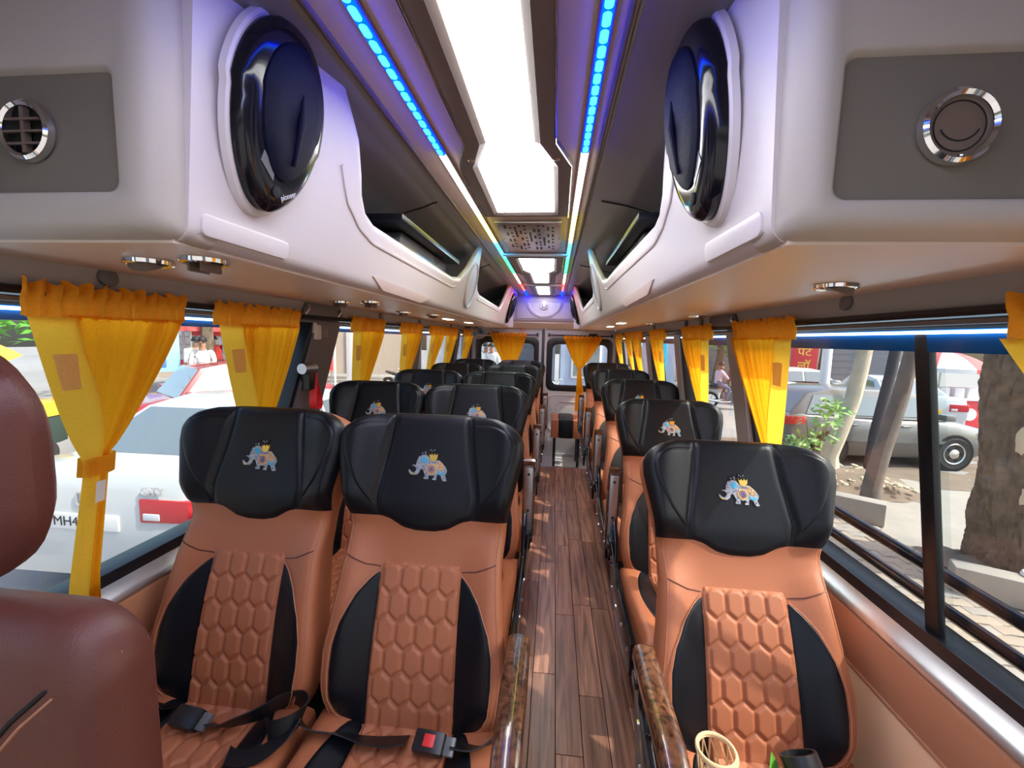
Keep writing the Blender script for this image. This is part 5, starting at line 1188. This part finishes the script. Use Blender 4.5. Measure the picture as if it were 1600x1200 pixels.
building('pale grey building with shutters beyond the rear left windows', (-3.0, 20.5, G), RAD(4), 6.4, 5.4, 'plaster', [(-1.6,2.9,1.2,1.3),(1.4,2.9,1.2,1.3)], [(-1.4,1.6,2.4,'plaster_blue'),(1.6,1.8,2.4,'shutter')])
building('blue grey wall with white window frames behind the bus', (2.6, 16.5, G), 0, 4.4, 4.6, 'plaster_blue', [(-1.2,.9,1.0,1.4),(.3,.9,1.0,1.4)], [(1.55,.55,3.2,'cyan_paint')])
building('low plaster shops across the street right of the bus', (12.5, 25.0, G), RAD(-12), 14, 5.0, 'plaster_warm', [(-4,2.9,1.3,1.2),(-1,2.9,1.3,1.2),(2,2.9,1.3,1.2),(4.6,2.9,1.3,1.2)], [(-3,2.6,2.4,'shutter'),(.6,2.6,2.4,'shutter'),(4,2.6,2.4,'shutter')])
t = thing('steps', 'pale stone steps before the left shop row', 'steps', (-7.6, 15.6, GL), RAD(10))
for k in range(4): MB().box(-2.2, 2.4, k*.32, 2.2, k*.12, k*.12+.118).build('step', 'concrete', t, bevel=.01)
t = thing('white_column', 'white square column beside the blue shop door, left street', 'column', (-7.55, 15.2, GL)); MB().box(-.14, .14, -.14, .14, .12, 4.2).build('shaft', 'umbrella_white', t, bevel=.01); MB().box(-.2, .2, -.2, .2, 0, .14).build('plinth', 'concrete', t, bevel=.01)
t = thing('white_column', 'tall white post behind the leaning trunks, right street', 'column', (9.2, 14.9, G)); MB().lathe([(.16,0),(.15,.3),(.13,5.5)], 14).build('shaft', 'umbrella_white', t); MB().box(-.25, .25, -.25, .25, 0, .2).build('plinth', 'concrete', t, bevel=.02)
# far trees
def bigtree(label, loc, hgt, blobs, n, size, m='leaf', sd=0, tr=.22):
    t = thing('tree', label, 'tree', loc); trunk(t, [(0,0,-.05),(.05,0,.8),(.12,.05,hgt*.5),(.1,.1,hgt)], [tr*1.3, tr, tr*.8, tr*.5], 'bark', sd, 12, .15); leaves(t, 'foliage', blobs, n, size, m, sd); return t
bigtree('tree with mottled trunk beside the kiosk, left street', (-9.9, 11.0, GK), 3.2, [(0,0,3.6,1.5,1.5,.9),(1.4,.8,3.2,1.1,1.1,.6),(-1.2,-.6,3.3,1.2,1.2,.7)], 420, .13, 'leaf_light', 31, .2)
bigtree('leafy tree far left behind the auto rickshaw', (-12.5, 6.0, GL), 3.0, [(0,0,3.2,2.0,2.0,1.2),(1.6,-1.0,2.5,1.3,1.3,.7),(.4,1.8,2.6,1.5,1.5,.9)], 420, .15, 'leaf', 32, .22)
bigtree('bright green tree above the motorbike riders, right street', (8.6, 22.6, G), 3.0, [(0,0,3.2,1.8,1.5,1.2),(1.4,.3,2.2,1.2,1.0,.8),(-1.5,0,2.7,1.2,1.2,.8)], 420, .16, 'leaf_light', 33, .22)
bigtree('leafy tree behind the tall white post, right street', (12.6, 20.8, G), 3.6, [(0,0,3.6,1.8,1.6,1.0),(-1.6,0,3.0,1.2,1.1,.7)], 420, .15, 'leaf', 34, .22)
# auto rickshaw at the far left edge
t = thing('auto_rickshaw', 'yellow and dark auto rickshaw at the far left window edge', 'rickshaw', (-8.1, 4.7, GL), RAD(-75))
MB().loft([[(x, y*k, z) for y, z in ((-.62,.35),(.62,.35),(.64,.75),(.60,.98),(-.60,.98),(-.64,.75))] for x, k in ((-1.2,.92),(-1.0,1),(.2,1),(.7,.75),(1.15,.35))]).build('lower_body', 'auto_green', t, ang=40)
MB().loft([[(x, y*k, z) for y, z in ((-.645,.80),(.645,.80),(.62,1.02),(-.62,1.02))] for x, k in ((-1.22,.93),(-1.0,1.01),(.2,1.01),(.7,.77))]).build('yellow_band', 'auto_yellow', t)
MB().loft([[(x, .62*cos(a)*k, 1.52+.24*sin(a)*k) for a in [pi*i/10 for i in range(11)]] for x, k in ((-1.15,.9),(-.9,1),(.3,1),(.55,.85))]).build('canopy', 'canvas_grey', t)
for x in (-1.05, .45):
    for y in (-.56, .56): MB().tube([(x,y,.95),(x+.02,y,1.56)], .025, 8).build('canopy_post', 'auto_yellow', t)
for x, y in ((-.75,-.58),(-.75,.58),(.95,0)):
    w = MB().lathe([(.12,-.06),(.20,-.06),(.22,-.03),(.22,.03),(.20,.06),(.12,.06)], 20, (x,y,.22), (0,1,0)).build('wheel', 'tyre', t); MB().lathe([(.12,-.05),(.12,.05)], 14, (x,y,.22), (0,1,0)).build('hub', 'steel', w)
MB().box(.55, .60, -.45, .45, 1.0, 1.5).build('windscreen', 'car_glass', t); MB().lathe([(.09,0),(.09,.05)], 14, (1.14,0,.72), (1,0,0)).build('headlamp', 'lamp_clear', t)
